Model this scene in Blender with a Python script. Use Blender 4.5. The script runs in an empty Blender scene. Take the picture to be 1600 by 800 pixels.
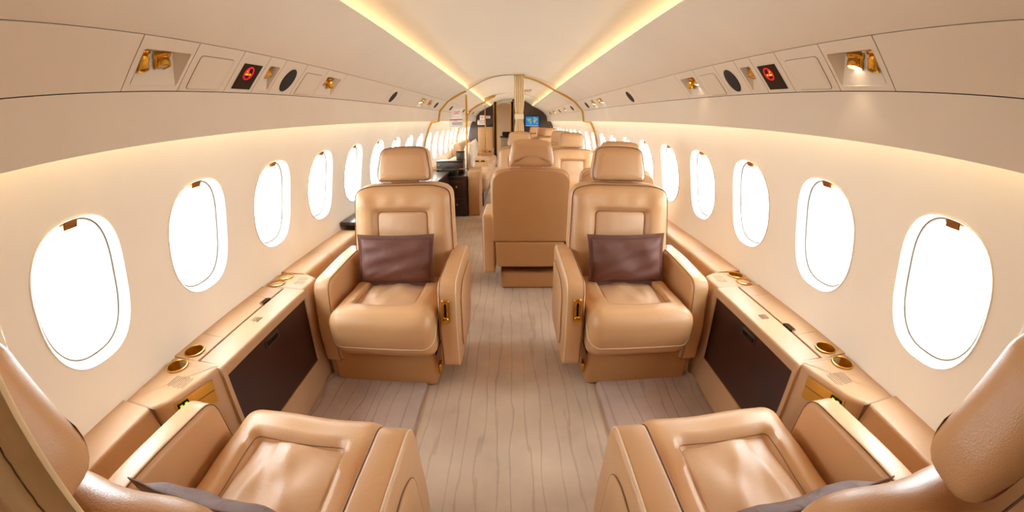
import bpy, bmesh, math, random
from mathutils import Vector, Matrix
from mathutils.bvhtree import BVHTree
random.seed(7)
PI = math.pi
S = bpy.context.scene
COL = S.collection

# ------------------------------------------------------------------ camera, world, exposure
cd = bpy.data.cameras.new('camera')
cam = bpy.data.objects.new('camera', cd)
COL.objects.link(cam)
S.camera = cam
cam.location = (0, 0, 1.2)
cam.rotation_euler = (math.radians(90 - 18.68), 0, math.radians(-0.061))
cd.type = 'PANO'                                # the photograph is a mild fisheye
cd.sensor_fit = 'HORIZONTAL'
cd.sensor_width = 36
cd.clip_start = 0.01
K1 = 1 / (640 * 36 / 1600)
cc = cd if hasattr(cd, 'panorama_type') else cd.cycles
cc.panorama_type = 'FISHEYE_LENS_POLYNOMIAL'
cc.fisheye_fov = 3.6
cc.fisheye_polynomial_k0 = 0
cc.fisheye_polynomial_k1 = -K1
cc.fisheye_polynomial_k2 = 0
cc.fisheye_polynomial_k3 = 0.03 * K1 ** 3
cc.fisheye_polynomial_k4 = 0

WORLD_STRENGTH = 16.5
COVE_CEIL = 8.5
COVE_WALL = 5.0
S.view_settings.view_transform = 'Standard'
S.view_settings.look = 'None'
S.view_settings.gamma = 1
S.view_settings.use_curve_mapping = False
S.view_settings.exposure = 0.0
S.cycles.use_denoising = True
S.cycles.max_bounces = 14
S.cycles.diffuse_bounces = 8
S.cycles.transparent_max_bounces = 24
S.cycles.sample_clamp_indirect = 12
S.cycles.caustics_reflective = False
S.cycles.caustics_refractive = False

w = bpy.data.worlds.new('sky')
S.world = w
w.use_nodes = True
nt = w.node_tree
bg = nt.nodes['Background']
bg.inputs[0].default_value = (0.88, 1.0, 1.13, 1)
_tc = nt.nodes.new('ShaderNodeTexCoord')            # brighter above the horizon than below it
_sx = nt.nodes.new('ShaderNodeSeparateXYZ')
_mr = nt.nodes.new('ShaderNodeMapRange')
_mr.inputs['From Min'].default_value = -0.6
_mr.inputs['From Max'].default_value = 0.6
_mr.inputs['To Min'].default_value = WORLD_STRENGTH * 0.70
_mr.inputs['To Max'].default_value = WORLD_STRENGTH * 1.30
nt.links.new(_tc.outputs['Generated'], _sx.inputs[0])
nt.links.new(_sx.outputs['Z'], _mr.inputs['Value'])
nt.links.new(_mr.outputs[0], bg.inputs[1])

WIN_Y0, WIN_D = 0.648, 0.5475
WIN_I = list(range(0, 23))
for side in (-1, 1):
    for i in WIN_I:                             # daylight portals just outside each window
        ld = bpy.data.lights.new('window_portal', 'AREA')
        ld.shape = 'RECTANGLE'
        ld.size, ld.size_y = 0.42, 0.34
        (ld if hasattr(ld, 'is_portal') else ld.cycles).is_portal = True
        lo = bpy.data.objects.new('window_portal', ld)
        COL.objects.link(lo)
        lo.location = (side * 1.225, WIN_Y0 + WIN_D * i, 0.90)
        lo.rotation_euler = (0, side * PI / 2, 0)


# ------------------------------------------------------------------ materials
def lin(h):
    if isinstance(h, str):
        h = tuple(int(h[i:i + 2], 16) for i in (0, 2, 4))
    o = []
    for c in h:
        c /= 255
        o.append(c / 12.92 if c <= 0.04045 else ((c + 0.055) / 1.055) ** 2.4)
    return (*o, 1)


def mat(name, col, rough=0.5, metal=0.0, spec=0.5, bump=0.0, bscale=200, var=0.0, vscale=6, coat=0.0,
        wrinkle=0.0, wscale=9):
    m = bpy.data.materials.new(name)
    m.use_nodes = True
    n, l = m.node_tree.nodes, m.node_tree.links
    p = n['Principled BSDF']
    c = lin(col)
    p.inputs['Base Color'].default_value = c
    p.inputs['Roughness'].default_value = rough
    p.inputs['Metallic'].default_value = metal
    p.inputs['Specular IOR Level'].default_value = spec
    p.inputs['Coat Weight'].default_value = coat
    tc = n.new('ShaderNodeTexCoord')
    if var:
        t = n.new('ShaderNodeTexNoise')
        t.inputs['Scale'].default_value = vscale
        t.inputs['Detail'].default_value = 4
        l.new(tc.outputs['Object'], t.inputs['Vector'])
        r = n.new('ShaderNodeValToRGB')
        r.color_ramp.elements[0].position = 0.3
        r.color_ramp.elements[1].position = 0.7
        r.color_ramp.elements[0].color = tuple(x * (1 - var) for x in c[:3]) + (1,)
        r.color_ramp.elements[1].color = tuple(min(1, x * (1 + var)) for x in c[:3]) + (1,)
        l.new(t.outputs['Fac'], r.inputs['Fac'])
        l.new(r.outputs['Color'], p.inputs['Base Color'])
    prev = None
    if wrinkle:
        t = n.new('ShaderNodeTexNoise')
        t.inputs['Scale'].default_value = wscale
        t.inputs['Detail'].default_value = 3
        t.inputs['Distortion'].default_value = 1.2
        l.new(tc.outputs['Object'], t.inputs['Vector'])
        b = n.new('ShaderNodeBump')
        b.inputs['Strength'].default_value = wrinkle
        b.inputs['Distance'].default_value = 0.03
        l.new(t.outputs['Fac'], b.inputs['Height'])
        prev = b
    if bump:
        t = n.new('ShaderNodeTexVoronoi' if bscale > 100 else 'ShaderNodeTexNoise')
        t.inputs['Scale'].default_value = bscale
        l.new(tc.outputs['Object'], t.inputs['Vector'])
        b = n.new('ShaderNodeBump')
        b.inputs['Strength'].default_value = bump
        b.inputs['Distance'].default_value = 0.004
        l.new(t.outputs[0], b.inputs['Height'])
        if prev:
            l.new(prev.outputs[0], b.inputs['Normal'])
        prev = b
    if prev:
        l.new(prev.outputs[0], p.inputs['Normal'])
    return m


def emat(name, col, strength):
    m = bpy.data.materials.new(name)
    m.use_nodes = True
    n, l = m.node_tree.nodes, m.node_tree.links
    n.remove(n['Principled BSDF'])
    e = n.new('ShaderNodeEmission')
    e.inputs[0].default_value = col if len(col) == 4 else (*col, 1)
    e.inputs[1].default_value = strength
    l.new(e.outputs[0], n['Material Output'].inputs[0])
    return m


def glass_mat(name, tint=(1, 1, 1), refl=0.06):
    m = bpy.data.materials.new(name)
    m.use_nodes = True
    n, l = m.node_tree.nodes, m.node_tree.links
    n.remove(n['Principled BSDF'])
    t = n.new('ShaderNodeBsdfTransparent')
    t.inputs[0].default_value = (*tint, 1)
    g = n.new('ShaderNodeBsdfGlossy')
    g.inputs['Roughness'].default_value = 0.02
    mx = n.new('ShaderNodeMixShader')
    mx.inputs[0].default_value = refl
    l.new(t.outputs[0], mx.inputs[1])
    l.new(g.outputs[0], mx.inputs[2])
    l.new(mx.outputs[0], n['Material Output'].inputs[0])
    return m


M = {}
M['leather'] = mat('leather', 'CC9C6E', 0.36, spec=0.5, bump=0.10, bscale=420, var=0.05, vscale=3, wrinkle=0.06, wscale=5)
M['leather_creased'] = mat('leather_creased', 'CDA17A', 0.34, spec=0.5, bump=0.10, bscale=420, var=0.04, vscale=4, wrinkle=0.13, wscale=5)
M['leather_back'] = mat('leather_back', 'BC8A59', 0.5, spec=0.4, bump=0.12, bscale=420, var=0.04)
M['piping'] = mat('piping', 'E3C9A4', 0.4)
M['leather_seam'] = mat('leather_seam', '8E6442', 0.5)
M['seam'] = mat('seam', '6B4A33', 0.6)
M['ledge'] = mat('ledge_leather', 'C0956E', 0.48, bump=0.06, bscale=420, var=0.03)
M['wall'] = mat('wall_fabric', 'F5EEE3', 0.75, spec=0.2, bump=0.05, bscale=90, var=0.02, vscale=3)
M['panel'] = mat('panel_suede', 'DFCFBA', 0.8, spec=0.15, bump=0.06, bscale=60, var=0.02, vscale=4)
M['ceil'] = mat('ceiling_fabric', 'E6D8C3', 0.8, spec=0.15, bump=0.04, bscale=60, var=0.015, vscale=2)
M['service'] = mat('service_panel', 'E0D0BB', 0.7, spec=0.2)
M['gap'] = mat('dark_gap', '3A2A20', 0.9, spec=0.1)
M['white'] = mat('white_plastic', 'F4EEE2', 0.45)
M['seal'] = mat('window_seal', '6E5F52', 0.7)
M['gold'] = mat('gold', 'E6B04A', 0.16, metal=1.0)
M['gold_matte'] = mat('gold_brushed', 'E0AF58', 0.32, metal=1.0)
M['bronze'] = mat('bronze_latch', 'B98044', 0.3, metal=0.9)
M['wood'] = mat('dark_wood', '331A14', 0.28, spec=0.5, var=0.18, vscale=9, coat=0.4)
M['black'] = mat('black_gloss', '0E0B09', 0.25, spec=0.3)
M['mesh'] = mat('speaker_mesh', '2A211D', 0.8, bump=0.4, bscale=900)
M['lens'] = mat('lamp_glass', 'A79F92', 0.12, spec=0.8)
M['pillow'] = mat('pillow_leather', '6A443A', 0.6, spec=0.3, bump=0.08, bscale=420, var=0.08, vscale=8, wrinkle=0.12, wscale=9)
M['pillow_grey'] = mat('pillow_mauve', '6E5148', 0.62, bump=0.08, bscale=420, var=0.08, vscale=8, wrinkle=0.3, wscale=12)
M['pillow_cream'] = mat('pillow_cream', 'DCCBB4', 0.85, spec=0.2, bump=0.08, bscale=80)
M['divan'] = mat('divan_leather', 'C29A73', 0.45, bump=0.1, bscale=420)
M['curtain'] = mat('curtain_fabric', 'D6B78C', 0.9, spec=0.1, bump=0.15, bscale=95, var=0.06, vscale=30)
M['curtain_light'] = mat('curtain_light', 'F0DDB8', 0.85, spec=0.1, bump=0.08, bscale=95)
M['ink'] = mat('ink_grey', 'A58B70', 0.8)
M['card'] = mat('sign_card', 'F3EBE2', 0.5)
M['red'] = mat('sign_red', 'C8202A', 0.5)
M['sign_ink'] = mat('sign_ink', '7D746C', 0.6)
M['glass'] = glass_mat('cabin_glass', (0.97, 0.97, 0.96), 0.018)
M['pane'] = glass_mat('window_glass', (0.93, 0.95, 0.93), 0.02)
M['warm'] = emat('warm_strip', (1.0, 0.74, 0.36), COVE_CEIL)
M['warm_wall'] = emat('warm_strip_wall', (1.0, 0.72, 0.30), COVE_WALL)
M['lamp_on'] = emat('lamp_lit', (1.0, 0.86, 0.66), 9)
M['lit_red'] = emat('lit_red', (0.85, 0.02, 0.03), 1.0)
M['lit_yellow'] = emat('lit_yellow', (1.0, 0.62, 0.03), 1.0)
M['lit_green'] = emat('lit_green', (0.55, 0.9, 0.05), 1.0)
M['tv_sea'] = emat('screen_sea', lin('2F86D8'), 1.0)
M['tv_land'] = emat('screen_land', lin('9DB64A'), 1.0)
M['tv_sand'] = emat('screen_sand', lin('D9B55A'), 1.0)
M['tv_ice'] = emat('screen_ice', lin('E8EEF4'), 1.0)


def carpet_mat(name, col, seed):
    m = bpy.data.materials.new(name)
    m.use_nodes = True
    n, l = m.node_tree.nodes, m.node_tree.links
    p = n['Principled BSDF']
    p.inputs['Roughness'].default_value = 0.95
    p.inputs['Specular IOR Level'].default_value = 0.1
    tc = n.new('ShaderNodeTexCoord')
    mp = n.new('ShaderNodeMapping')
    mp.inputs['Location'].default_value = (seed, seed * 2, 0)
    mp.inputs['Scale'].default_value = (1, 0.10, 1)
    l.new(tc.outputs['Object'], mp.inputs['Vector'])
    wv = n.new('ShaderNodeTexWave')
    wv.wave_type = 'BANDS'
    wv.bands_direction = 'X'
    wv.inputs['Scale'].default_value = 5.2
    wv.inputs['Distortion'].default_value = 5.5
    wv.inputs['Detail'].default_value = 2.5
    wv.inputs['Detail Scale'].default_value = 3.0
    l.new(mp.outputs[0], wv.inputs['Vector'])
    rp = n.new('ShaderNodeValToRGB')
    rp.color_ramp.elements[0].position = 0.0
    rp.color_ramp.elements[0].color = (0, 0, 0, 1)
    rp.color_ramp.elements[1].position = 0.05
    rp.color_ramp.elements[1].color = (1, 1, 1, 1)
    l.new(wv.outputs['Fac'], rp.inputs['Fac'])
    ns = n.new('ShaderNodeTexNoise')
    ns.inputs['Scale'].default_value = 2.6
    ns.inputs['Detail'].default_value = 7
    l.new(tc.outputs['Object'], ns.inputs['Vector'])
    cr = n.new('ShaderNodeValToRGB')
    c = lin(col)
    cr.color_ramp.elements[0].position = 0.32
    cr.color_ramp.elements[1].position = 0.7
    cr.color_ramp.elements[0].color = tuple(x * 0.80 for x in c[:3]) + (1,)
    cr.color_ramp.elements[1].color = tuple(x * 1.16 for x in c[:3]) + (1,)
    l.new(ns.outputs['Fac'], cr.inputs['Fac'])
    mx = n.new('ShaderNodeMixRGB')
    mx.blend_type = 'MULTIPLY'
    mx.inputs['Fac'].default_value = 0.16
    l.new(cr.outputs['Color'], mx.inputs[1])
    l.new(rp.outputs['Color'], mx.inputs[2])
    l.new(mx.outputs[0], p.inputs['Base Color'])
    fz = n.new('ShaderNodeTexNoise')
    fz.inputs['Scale'].default_value = 240
    l.new(tc.outputs['Object'], fz.inputs['Vector'])
    b2 = n.new('ShaderNodeBump')
    b2.inputs['Strength'].default_value = 0.35
    b2.inputs['Distance'].default_value = 0.004
    l.new(fz.outputs['Fac'], b2.inputs['Height'])
    b = n.new('ShaderNodeBump')
    b.inputs['Strength'].default_value = 0.4
    b.inputs['Distance'].default_value = 0.004
    l.new(rp.outputs['Color'], b.inputs['Height'])
    l.new(b2.outputs[0], b.inputs['Normal'])
    l.new(b.outputs[0], p.inputs['Normal'])
    return m


M['carpet'] = carpet_mat('carpet', 'C8AE97', 0)
M['mat'] = carpet_mat('mat_carpet', 'BBA294', 3.3)


# ------------------------------------------------------------------ mesh helpers
class G:
    """a growing mesh: verts + faces"""

    def __init__(s):
        s.v, s.f = [], []

    def add(s, v, f):
        k = len(s.v)
        s.v += [tuple(x) for x in v]
        s.f += [tuple(i + k for i in q) for q in f]
        return s

    def map(s, fn):
        s.v = [tuple(fn(*p)) for p in s.v]
        return s


def obj(name, g, m, parent=None, smooth=True, angle=40, flip=False):
    me = bpy.data.meshes.new(name)
    me.from_pydata(g.v, [], g.f)
    b = bmesh.new()
    b.from_mesh(me)
    bmesh.ops.remove_doubles(b, verts=b.verts, dist=1e-6)
    bmesh.ops.recalc_face_normals(b, faces=b.faces)
    if flip:
        bmesh.ops.reverse_faces(b, faces=b.faces)
    if smooth:
        for e in b.edges:
            if len(e.link_faces) == 2 and e.calc_face_angle(0) > math.radians(angle):
                e.smooth = False
        for f in b.faces:
            f.smooth = True
    b.to_mesh(me)
    b.free()
    me.materials.append(M[m] if isinstance(m, str) else m)
    o = bpy.data.objects.new(name, me)
    COL.objects.link(o)
    if parent:
        o.parent = parent
    return o


def thing(name, label, cat, loc=(0, 0, 0), rz=0, group=None):
    o = bpy.data.objects.new(name, None)
    COL.objects.link(o)
    o.empty_display_size = 0.05
    o.location = loc
    o.rotation_euler = (0, 0, rz)
    return tag(o, label, cat, group)


def tag(o, label, cat, group=None):
    o['label'] = label
    o['category'] = cat
    if group:
        o['group'] = group
    return o


def struct(name, g, m, parent=None, **k):
    o = obj(name, g, m, parent, **k)
    if not parent:
        o['kind'] = 'structure'
    return o


def box(x0, x1, y0, y1, z0, z1, g=None):
    g = g or G()
    v = [(x, y, z) for x in (x0, x1) for y in (y0, y1) for z in (z0, z1)]
    return g.add(v, [(0, 1, 3, 2), (4, 6, 7, 5), (0, 4, 5, 1), (2, 3, 7, 6), (0, 2, 6, 4), (1, 5, 7, 3)])


def superbox(lx, ly, lz, r, c=(0, 0, 0), k=4, m=6, fn=None, g=None):
    """rounded box with evenly spread vertices; fn deforms them"""
    g = g or G()
    h = (lx / 2, ly / 2, lz / 2)
    r = min(r, *[q * 0.999 for q in h])
    ax = []
    for q in h:
        a = [q - r + r * math.tan(PI / 4 * i / k) for i in range(k, 0, -1)]
        mid = [(q - r) * (1 - 2 * i / m) for i in range(m + 1)]
        full = a + mid + [-t for t in reversed(a)]
        ax.append(full)
    idx = {}
    v, f = [], []

    def vert(p):
        i = tuple(max(-(h[t] - r), min(h[t] - r, p[t])) for t in range(3))
        d = Vector(p) - Vector(i)
        if d.length > 1e-9:
            q = Vector(i) + d.normalized() * r
        else:
            q = Vector(i)
        key = tuple(round(t, 6) for t in p)
        if key not in idx:
            idx[key] = len(v)
            q = (q.x + c[0], q.y + c[1], q.z + c[2])
            v.append(fn(*q) if fn else q)
        return idx[key]
    for a in range(3):
        b_, c_ = (a + 1) % 3, (a + 2) % 3
        for s in (-1, 1):
            for i in range(len(ax[b_]) - 1):
                for j in range(len(ax[c_]) - 1):
                    q = []
                    for (ii, jj) in ((i, j), (i + 1, j), (i + 1, j + 1), (i, j + 1)):
                        p = [0, 0, 0]
                        p[a] = s * h[a]
                        p[b_] = ax[b_][ii]
                        p[c_] = ax[c_][jj]
                        q.append(vert(p))
                    f.append(q)
    return g.add(v, f)


def rrect(w, h, r, n=6, cx=0, cy=0):
    """rounded rectangle outline; r may be four radii (TR, TL, BL, BR)"""
    rs = r if isinstance(r, (tuple, list)) else (r,) * 4
    o = []
    for (sx, sy, a0, q) in ((1, 1, 0, rs[0]), (-1, 1, 90, rs[1]), (-1, -1, 180, rs[2]), (1, -1, 270, rs[3])):
        for i in range(n + 1):
            a = math.radians(a0 + 90 * i / n)
            o.append((cx + sx * (w / 2 - q) + q * math.cos(a), cy + sy * (h / 2 - q) + q * math.sin(a)))
    return o


def resample(o, n):
    L = [0]
    for i in range(len(o)):
        L.append(L[-1] + math.dist(o[i], o[(i + 1) % len(o)]))
    out = []
    j = 0
    for k in range(n):
        t = L[-1] * k / n
        while L[j + 1] < t:
            j += 1
        a, b = o[j], o[(j + 1) % len(o)]
        s = (t - L[j]) / max(1e-9, L[j + 1] - L[j])
        out.append(tuple(a[i] + (b[i] - a[i]) * s for i in range(len(a))))
    return out


def offset(o, d):
    """inward offset of a counter-clockwise outline"""
    n = len(o)
    out = []
    for i in range(n):
        a, b, c = o[i - 1], o[i], o[(i + 1) % n]
        t = Vector((c[0] - a[0], c[1] - a[1]))
        if t.length < 1e-9:
            out.append(b)
            continue
        t.normalize()
        out.append((b[0] - t.y * d, b[1] + t.x * d))
    return out


def round_poly(pts, r, n=5):
    """round the corners of a counter-clockwise polygon; r single or per corner"""
    out = []
    N = len(pts)
    for i in range(N):
        q = r[i] if isinstance(r, (list, tuple)) else r
        p = Vector(pts[i])
        a = (Vector(pts[i - 1]) - p)
        b = (Vector(pts[(i + 1) % N]) - p)
        al, bl = a.length, b.length
        a.normalize()
        b.normalize()
        if q <= 0:
            out.append(tuple(p))
            continue
        q2 = min(q, al * 0.48, bl * 0.48)
        s, e = p + a * q2, p + b * q2
        for k in range(n + 1):
            t = k / n
            x = s * (1 - t) ** 2 + p * 2 * t * (1 - t) + e * t * t
            out.append(tuple(x))
    return out


def slab(o, t, r, place, rings=10, k=4, back=True, front_fn=None, g=None):
    """rounded-edge slab from a CCW outline o in (u,v), thickness t along w; place(u,v,w)->xyz; w=0 is the back, w=t the front"""
    g = g or G()
    n = len(o)
    cx = sum(p[0] for p in o) / n
    cy = sum(p[1] for p in o) / n
    loops = []

    def centre_rings(base, w, fn, rng):
        ls = []
        for j in rng:
            s = j
            lp = [(cx + (p[0] - cx) * s, cy + (p[1] - cy) * s) for p in base]
            ls.append([(u, v, w + (fn(u, v) if fn else 0)) for (u, v) in lp])
        return ls
    rb = r if back else 0.0
    bi = offset(o, rb) if rb else o
    loops += centre_rings(bi, 0, None, [0.02, 0.5] if rb else [0.02])
    if rb:
        for i in range(0, k + 1):
            a = PI / 2 * i / k
            lp = offset(o, rb * (1 - math.sin(a)))
            loops.append([(u, v, rb * (1 - math.cos(a))) for (u, v) in lp])
    else:
        loops.append([(u, v, 0) for (u, v) in o])
    for i in range(0, k + 1):
        a = PI / 2 * i / k
        lp = offset(o, r * (1 - math.cos(a)))
        w_ = t - r + r * math.sin(a)
        f = front_fn
        loops.append([(u, v, w_ + (f(u, v) * (i / k) if f else 0)) for (u, v) in lp])
    fi = offset(o, r)
    loops += centre_rings(fi, t, front_fn, [1 - (j / rings) * 0.98 for j in range(1, rings + 1)])
    v = []
    f = []
    for lp in loops:
        v += [place(*q) for q in lp]
    for a in range(len(loops) - 1):
        for i in range(n):
            j = (i + 1) % n
            f.append((a * n + i, a * n + j, (a + 1) * n + j, (a + 1) * n + i))
    f.append(tuple(range(n))[::-1])
    L = (len(loops) - 1) * n
    f.append(tuple(range(L, L + n)))
    return g.add(v, f)


def tube(path, r, closed=False, seg=6, g=None):
    g = g or G()
    P = [Vector(p) for p in path]
    n = len(P)
    v, f = [], []
    up = None
    for i in range(n):
        if closed:
            t = P[(i + 1) % n] - P[i - 1]
        else:
            t = P[min(i + 1, n - 1)] - P[max(i - 1, 0)]
        t.normalize()
        if up is None:
            up = t.orthogonal().normalized()
        up = (up - t * up.dot(t))
        up = up.normalized() if up.length > 1e-6 else t.orthogonal().normalized()
        s = t.cross(up)
        for k in range(seg):
            a = 2 * PI * k / seg
            v.append(P[i] + up * (r * math.cos(a)) + s * (r * math.sin(a)))
    for i in range(n if closed else n - 1):
        j = (i + 1) % n
        for k in range(seg):
            q = (k + 1) % seg
            f.append((i * seg + k, i * seg + q, j * seg + q, j * seg + k))
    if not closed:
        f.append(tuple(range(seg))[::-1])
        f.append(tuple(range((n - 1) * seg, n * seg)))
    return g.add(v, f)


def lathe(prof, org, axis, seg=24, g=None, cap=True):
    """prof: list of (radius, height along axis)"""
    g = g or G()
    a = Vector(axis).normalized()
    u = a.orthogonal().normalized()
    s = a.cross(u)
    org = Vector(org)
    v, f = [], []
    for (r, h) in prof:
        for k in range(seg):
            t = 2 * PI * k / seg
            v.append(org + a * h + u * (max(r, 1e-5) * math.cos(t)) + s * (max(r, 1e-5) * math.sin(t)))
    for i in range(len(prof) - 1):
        for k in range(seg):
            q = (k + 1) % seg
            f.append((i * seg + k, i * seg + q, (i + 1) * seg + q, (i + 1) * seg + k))
    if cap:
        f.append(tuple(range(seg))[::-1])
        f.append(tuple(range((len(prof) - 1) * seg, len(prof) * seg)))
    return g.add(v, f)


def sheet(prof, ys, side=1, g=None):
    """a profile of (x,z) points swept along y"""
    g = g or G()
    v, f = [], []
    n = len(prof)
    for y in ys:
        v += [(side * x, y, z) for (x, z) in prof]
    for i in range(len(ys) - 1):
        for k in range(n - 1):
            f.append((i * n + k, i * n + k + 1, (i + 1) * n + k + 1, (i + 1) * n + k))
    return g.add(v, f)


def prism(prof, y0, y1, side=1, g=None):
    """a closed profile of (x,z) points swept along y with caps"""
    g = g or G()
    n = len(prof)
    v = [(side * x, y0, z) for (x, z) in prof] + [(side * x, y1, z) for (x, z) in prof]
    f = [(k, (k + 1) % n, n + (k + 1) % n, n + k) for k in range(n)]
    f += [tuple(range(n))[::-1], tuple(range(n, 2 * n))]
    return g.add(v, f)


def project(paths, g, lift=0.0):
    """pull path points on to the nearest surface of mesh g"""
    t = BVHTree.FromPolygons(g.v, g.f)
    out = []
    for p in paths:
        loc, nor, _, _ = t.find_nearest(Vector(p))
        out.append(loc + (nor * lift if lift else Vector()))
    return out


def smooth_path(pts, n=8):
    """Catmull-Rom through the points"""
    P = [Vector(p) for p in pts]
    out = []
    for i in range(len(P) - 1):
        a, b, c, d = P[max(i - 1, 0)], P[i], P[i + 1], P[min(i + 2, len(P) - 1)]
        for k in range(n):
            t = k / n
            out.append(0.5 * ((2 * b) + (c - a) * t + (2 * a - 5 * b + 4 * c - d) * t * t + (3 * b - a - 3 * c + d) * t ** 3))
    out.append(P[-1])
    return out


def copy_tree(o, parent=None):
    c = o.copy()
    COL.objects.link(c)
    if parent:
        c.parent = parent
    for ch in [q for q in bpy.data.objects if q.parent == o]:
        copy_tree(ch, c)
    return c


def text_mesh(name, s, size, place, m, parent=None, depth=0.0006):
    cu = bpy.data.curves.new(name, 'FONT')
    cu.body = s
    cu.size = size
    cu.align_x = 'CENTER'
    cu.align_y = 'CENTER'
    cu.extrude = depth
    cu.offset = size * .018
    o = bpy.data.objects.new(name, cu)
    COL.objects.link(o)
    dg = bpy.context.evaluated_depsgraph_get()
    me = bpy.data.meshes.new_from_object(o.evaluated_get(dg))
    bpy.data.objects.remove(o)
    for v in me.vertices:
        v.co = place(*v.co)
    me.materials.clear()
    me.materials.append(M[m])
    me.name = name
    r = bpy.data.objects.new(name, me)
    COL.objects.link(r)
    if parent:
        r.parent = parent
    return r


def sstep(a, b, x):
    t = max(0, min(1, (x - a) / (b - a)))
    return t * t * (3 - 2 * t)


# ------------------------------------------------------------------ the shell
Y0, Y1 = -1.0, 13.2
RW, ZC = 1.16, 0.72


def wall_pt(side, y, a, out=0.0):
    return (side * (RW + out) * math.cos(a), y, ZC + (RW + out) * math.sin(a))


A_MID = math.radians(7.9)
A_LO, A_HI = math.radians(-17), math.radians(30)
WIN_W, WIN_H = 0.335, 0.418


def win_loop(sc_w, sc_h, n=64, e=2.55):
    o = []
    for k in range(n):
        t = 2 * PI * k / n
        c, s = math.cos(t), math.sin(t)
        o.append((sc_w / 2 * math.copysign(abs(c) ** (2 / e), c), sc_h / 2 * math.copysign(abs(s) ** (2 / e), s)))
    return o


def wall(side):
    g = G()
    n = 64
    for i in WIN_I:
        yc = WIN_Y0 + WIN_D * i
        hole = win_loop(WIN_W, WIN_H, n)
        rect = []
        hw = WIN_D / 2
        up, dn = (A_HI - A_MID) * RW, (A_LO - A_MID) * RW
        for (u, v) in hole:                      # radial hit on the bay rectangle
            t = min(hw / abs(u) if abs(u) > 1e-9 else 9e9,
                    (up / v if v > 0 else dn / v) if abs(v) > 1e-9 else 9e9)
            rect.append((u * t, v * t))
        for c in ((hw, up), (-hw, up), (-hw, dn), (hw, dn)):   # snap the nearest point to each corner
            k = min(range(n), key=lambda q: (rect[q][0] - c[0]) ** 2 + (rect[q][1] - c[1]) ** 2)
            rect[k] = c
        R = 8
        v, f = [], []
        for j in range(R + 1):
            s = j / R
            for k in range(n):
                u = hole[k][0] * (1 - s) + rect[k][0] * s
                q = hole[k][1] * (1 - s) + rect[k][1] * s
                v.append(wall_pt(side, yc + u, A_MID + q / RW))
        for j in range(R):
            for k in range(n):
                q = (k + 1) % n
                f.append((j * n + k, j * n + q, (j + 1) * n + q, (j + 1) * n + k))
        g.add(v, f)
    ya, yb = WIN_Y0 + WIN_D * (WIN_I[0] - .5), WIN_Y0 + WIN_D * (WIN_I[-1] + .5)
    pr = [(RW * math.cos(a), ZC + RW * math.sin(a)) for a in [A_LO + (A_HI - A_LO) * k / 12 for k in range(13)]]
    for i in range(WIN_I[0], WIN_I[-1]):
        if i not in WIN_I:
            sheet(pr, [WIN_Y0 + WIN_D * (i - .5), WIN_Y0 + WIN_D * (i + .5)], side, g)
    if ya > Y0:
        sheet(pr, [Y0, ya], side, g)
    if yb < Y1:
        sheet(pr, [yb, Y1], side, g)
    lo = pr[0]
    sheet([(0.97, -0.01), (1.05, 0.15), lo], [Y0, Y1], side, g)
    return struct('wall_left' if side < 0 else 'wall_right', g, 'wall', angle=50)


for side in (-1, 1):
    wall(side)

# windows: pane, white reveal, dark seal line and a small bronze latch
wn = 0
for side in (-1, 1):
    for i in WIN_I:
        yc = WIN_Y0 + WIN_D * i
        wn += 1
        n = 64

        def P(u, v, out):
            return wall_pt(side, yc + u, A_MID + v / RW, out)

        def rings(spec):
            g = G()
            v, f = [], []
            for (s, out) in spec:
                wv, hv = WIN_W + s, WIN_H + s
                v += [P(u, q, out) for (u, q) in win_loop(wv, hv, n)]
            for a in range(len(spec) - 1):
                for k in range(n):
                    q = (k + 1) % n
                    f.append((a * n + k, a * n + q, (a + 1) * n + q, (a + 1) * n + k))
            return g.add(v, f)
        g = G()
        lp = win_loop(WIN_W - .036, WIN_H - .036, n)
        g.add([P(u, v, .040) for (u, v) in lp] + [P(u * .5, v * .5, .040) for (u, v) in lp] + [P(0, 0, .040)],
              [(k, (k + 1) % n, n + (k + 1) % n, n + k) for k in range(n)] + [(n + k, n + (k + 1) % n, 2 * n) for k in range(n)])
        g.add([P(u, v, .046) for (u, v) in lp] + [P(u * .5, v * .5, .046) for (u, v) in lp] + [P(0, 0, .046)],
              [(k, (k + 1) % n, n + (k + 1) % n, n + k) for k in range(n)] + [(n + k, n + (k + 1) % n, 2 * n) for k in range(n)])
        g.add([], [])
        win = struct('window_%d' % wn, g, 'pane')
        obj('window_frame', rings([(.004, .0), (.006, -.004), (.0, -.006), (-.008, -.002), (-.02, .012), (-.030, .030), (-.034, .0325)]), 'white', win)
        obj('window_seal', rings([(-.034, .0325), (-.0395, .0325), (-.0395, .040)]), 'seal', win)
        obj('inner_frame', rings([(-.0395, .0345), (-.048, .033), (-.058, .037), (-.060, .040), (-.036, .048), (-.030, .06)]), 'white', win)
        if -1 <= i < 9:
            lg = G()
            hv = WIN_H / 2 - .022
            for (du, v0, v1, o0, o1) in ((.024, -.012, .008, .014, .034), (.020, -.004, .012, .010, .018)):
                v = []
                for u in (-du, du):
                    for q in (v0, v1):
                        for oo in (o0, o1):
                            v.append(P(u, hv + q, oo))
                lg.add(v, [(0, 1, 3, 2), (4, 6, 7, 5), (0, 4, 5, 1), (2, 3, 7, 6), (0, 2, 6, 4), (1, 5, 7, 3)])
            obj('shade_latch', lg, 'bronze', win, smooth=False)

# unseen outer skin above the trim panels, added to stop sky light leaking in
roof = [(1.00, 1.298), (1.07, 1.315)] + [(1.25 * math.cos(a), ZC + 1.25 * math.sin(a)) for a in [A_HI + (PI / 2 - A_HI) * k / 14 for k in range(15)]]
struct('trim_9', sheet(roof + [(-x, z) for (x, z) in reversed(roof[:-1])], [Y0, Y1]), 'gap')

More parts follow.
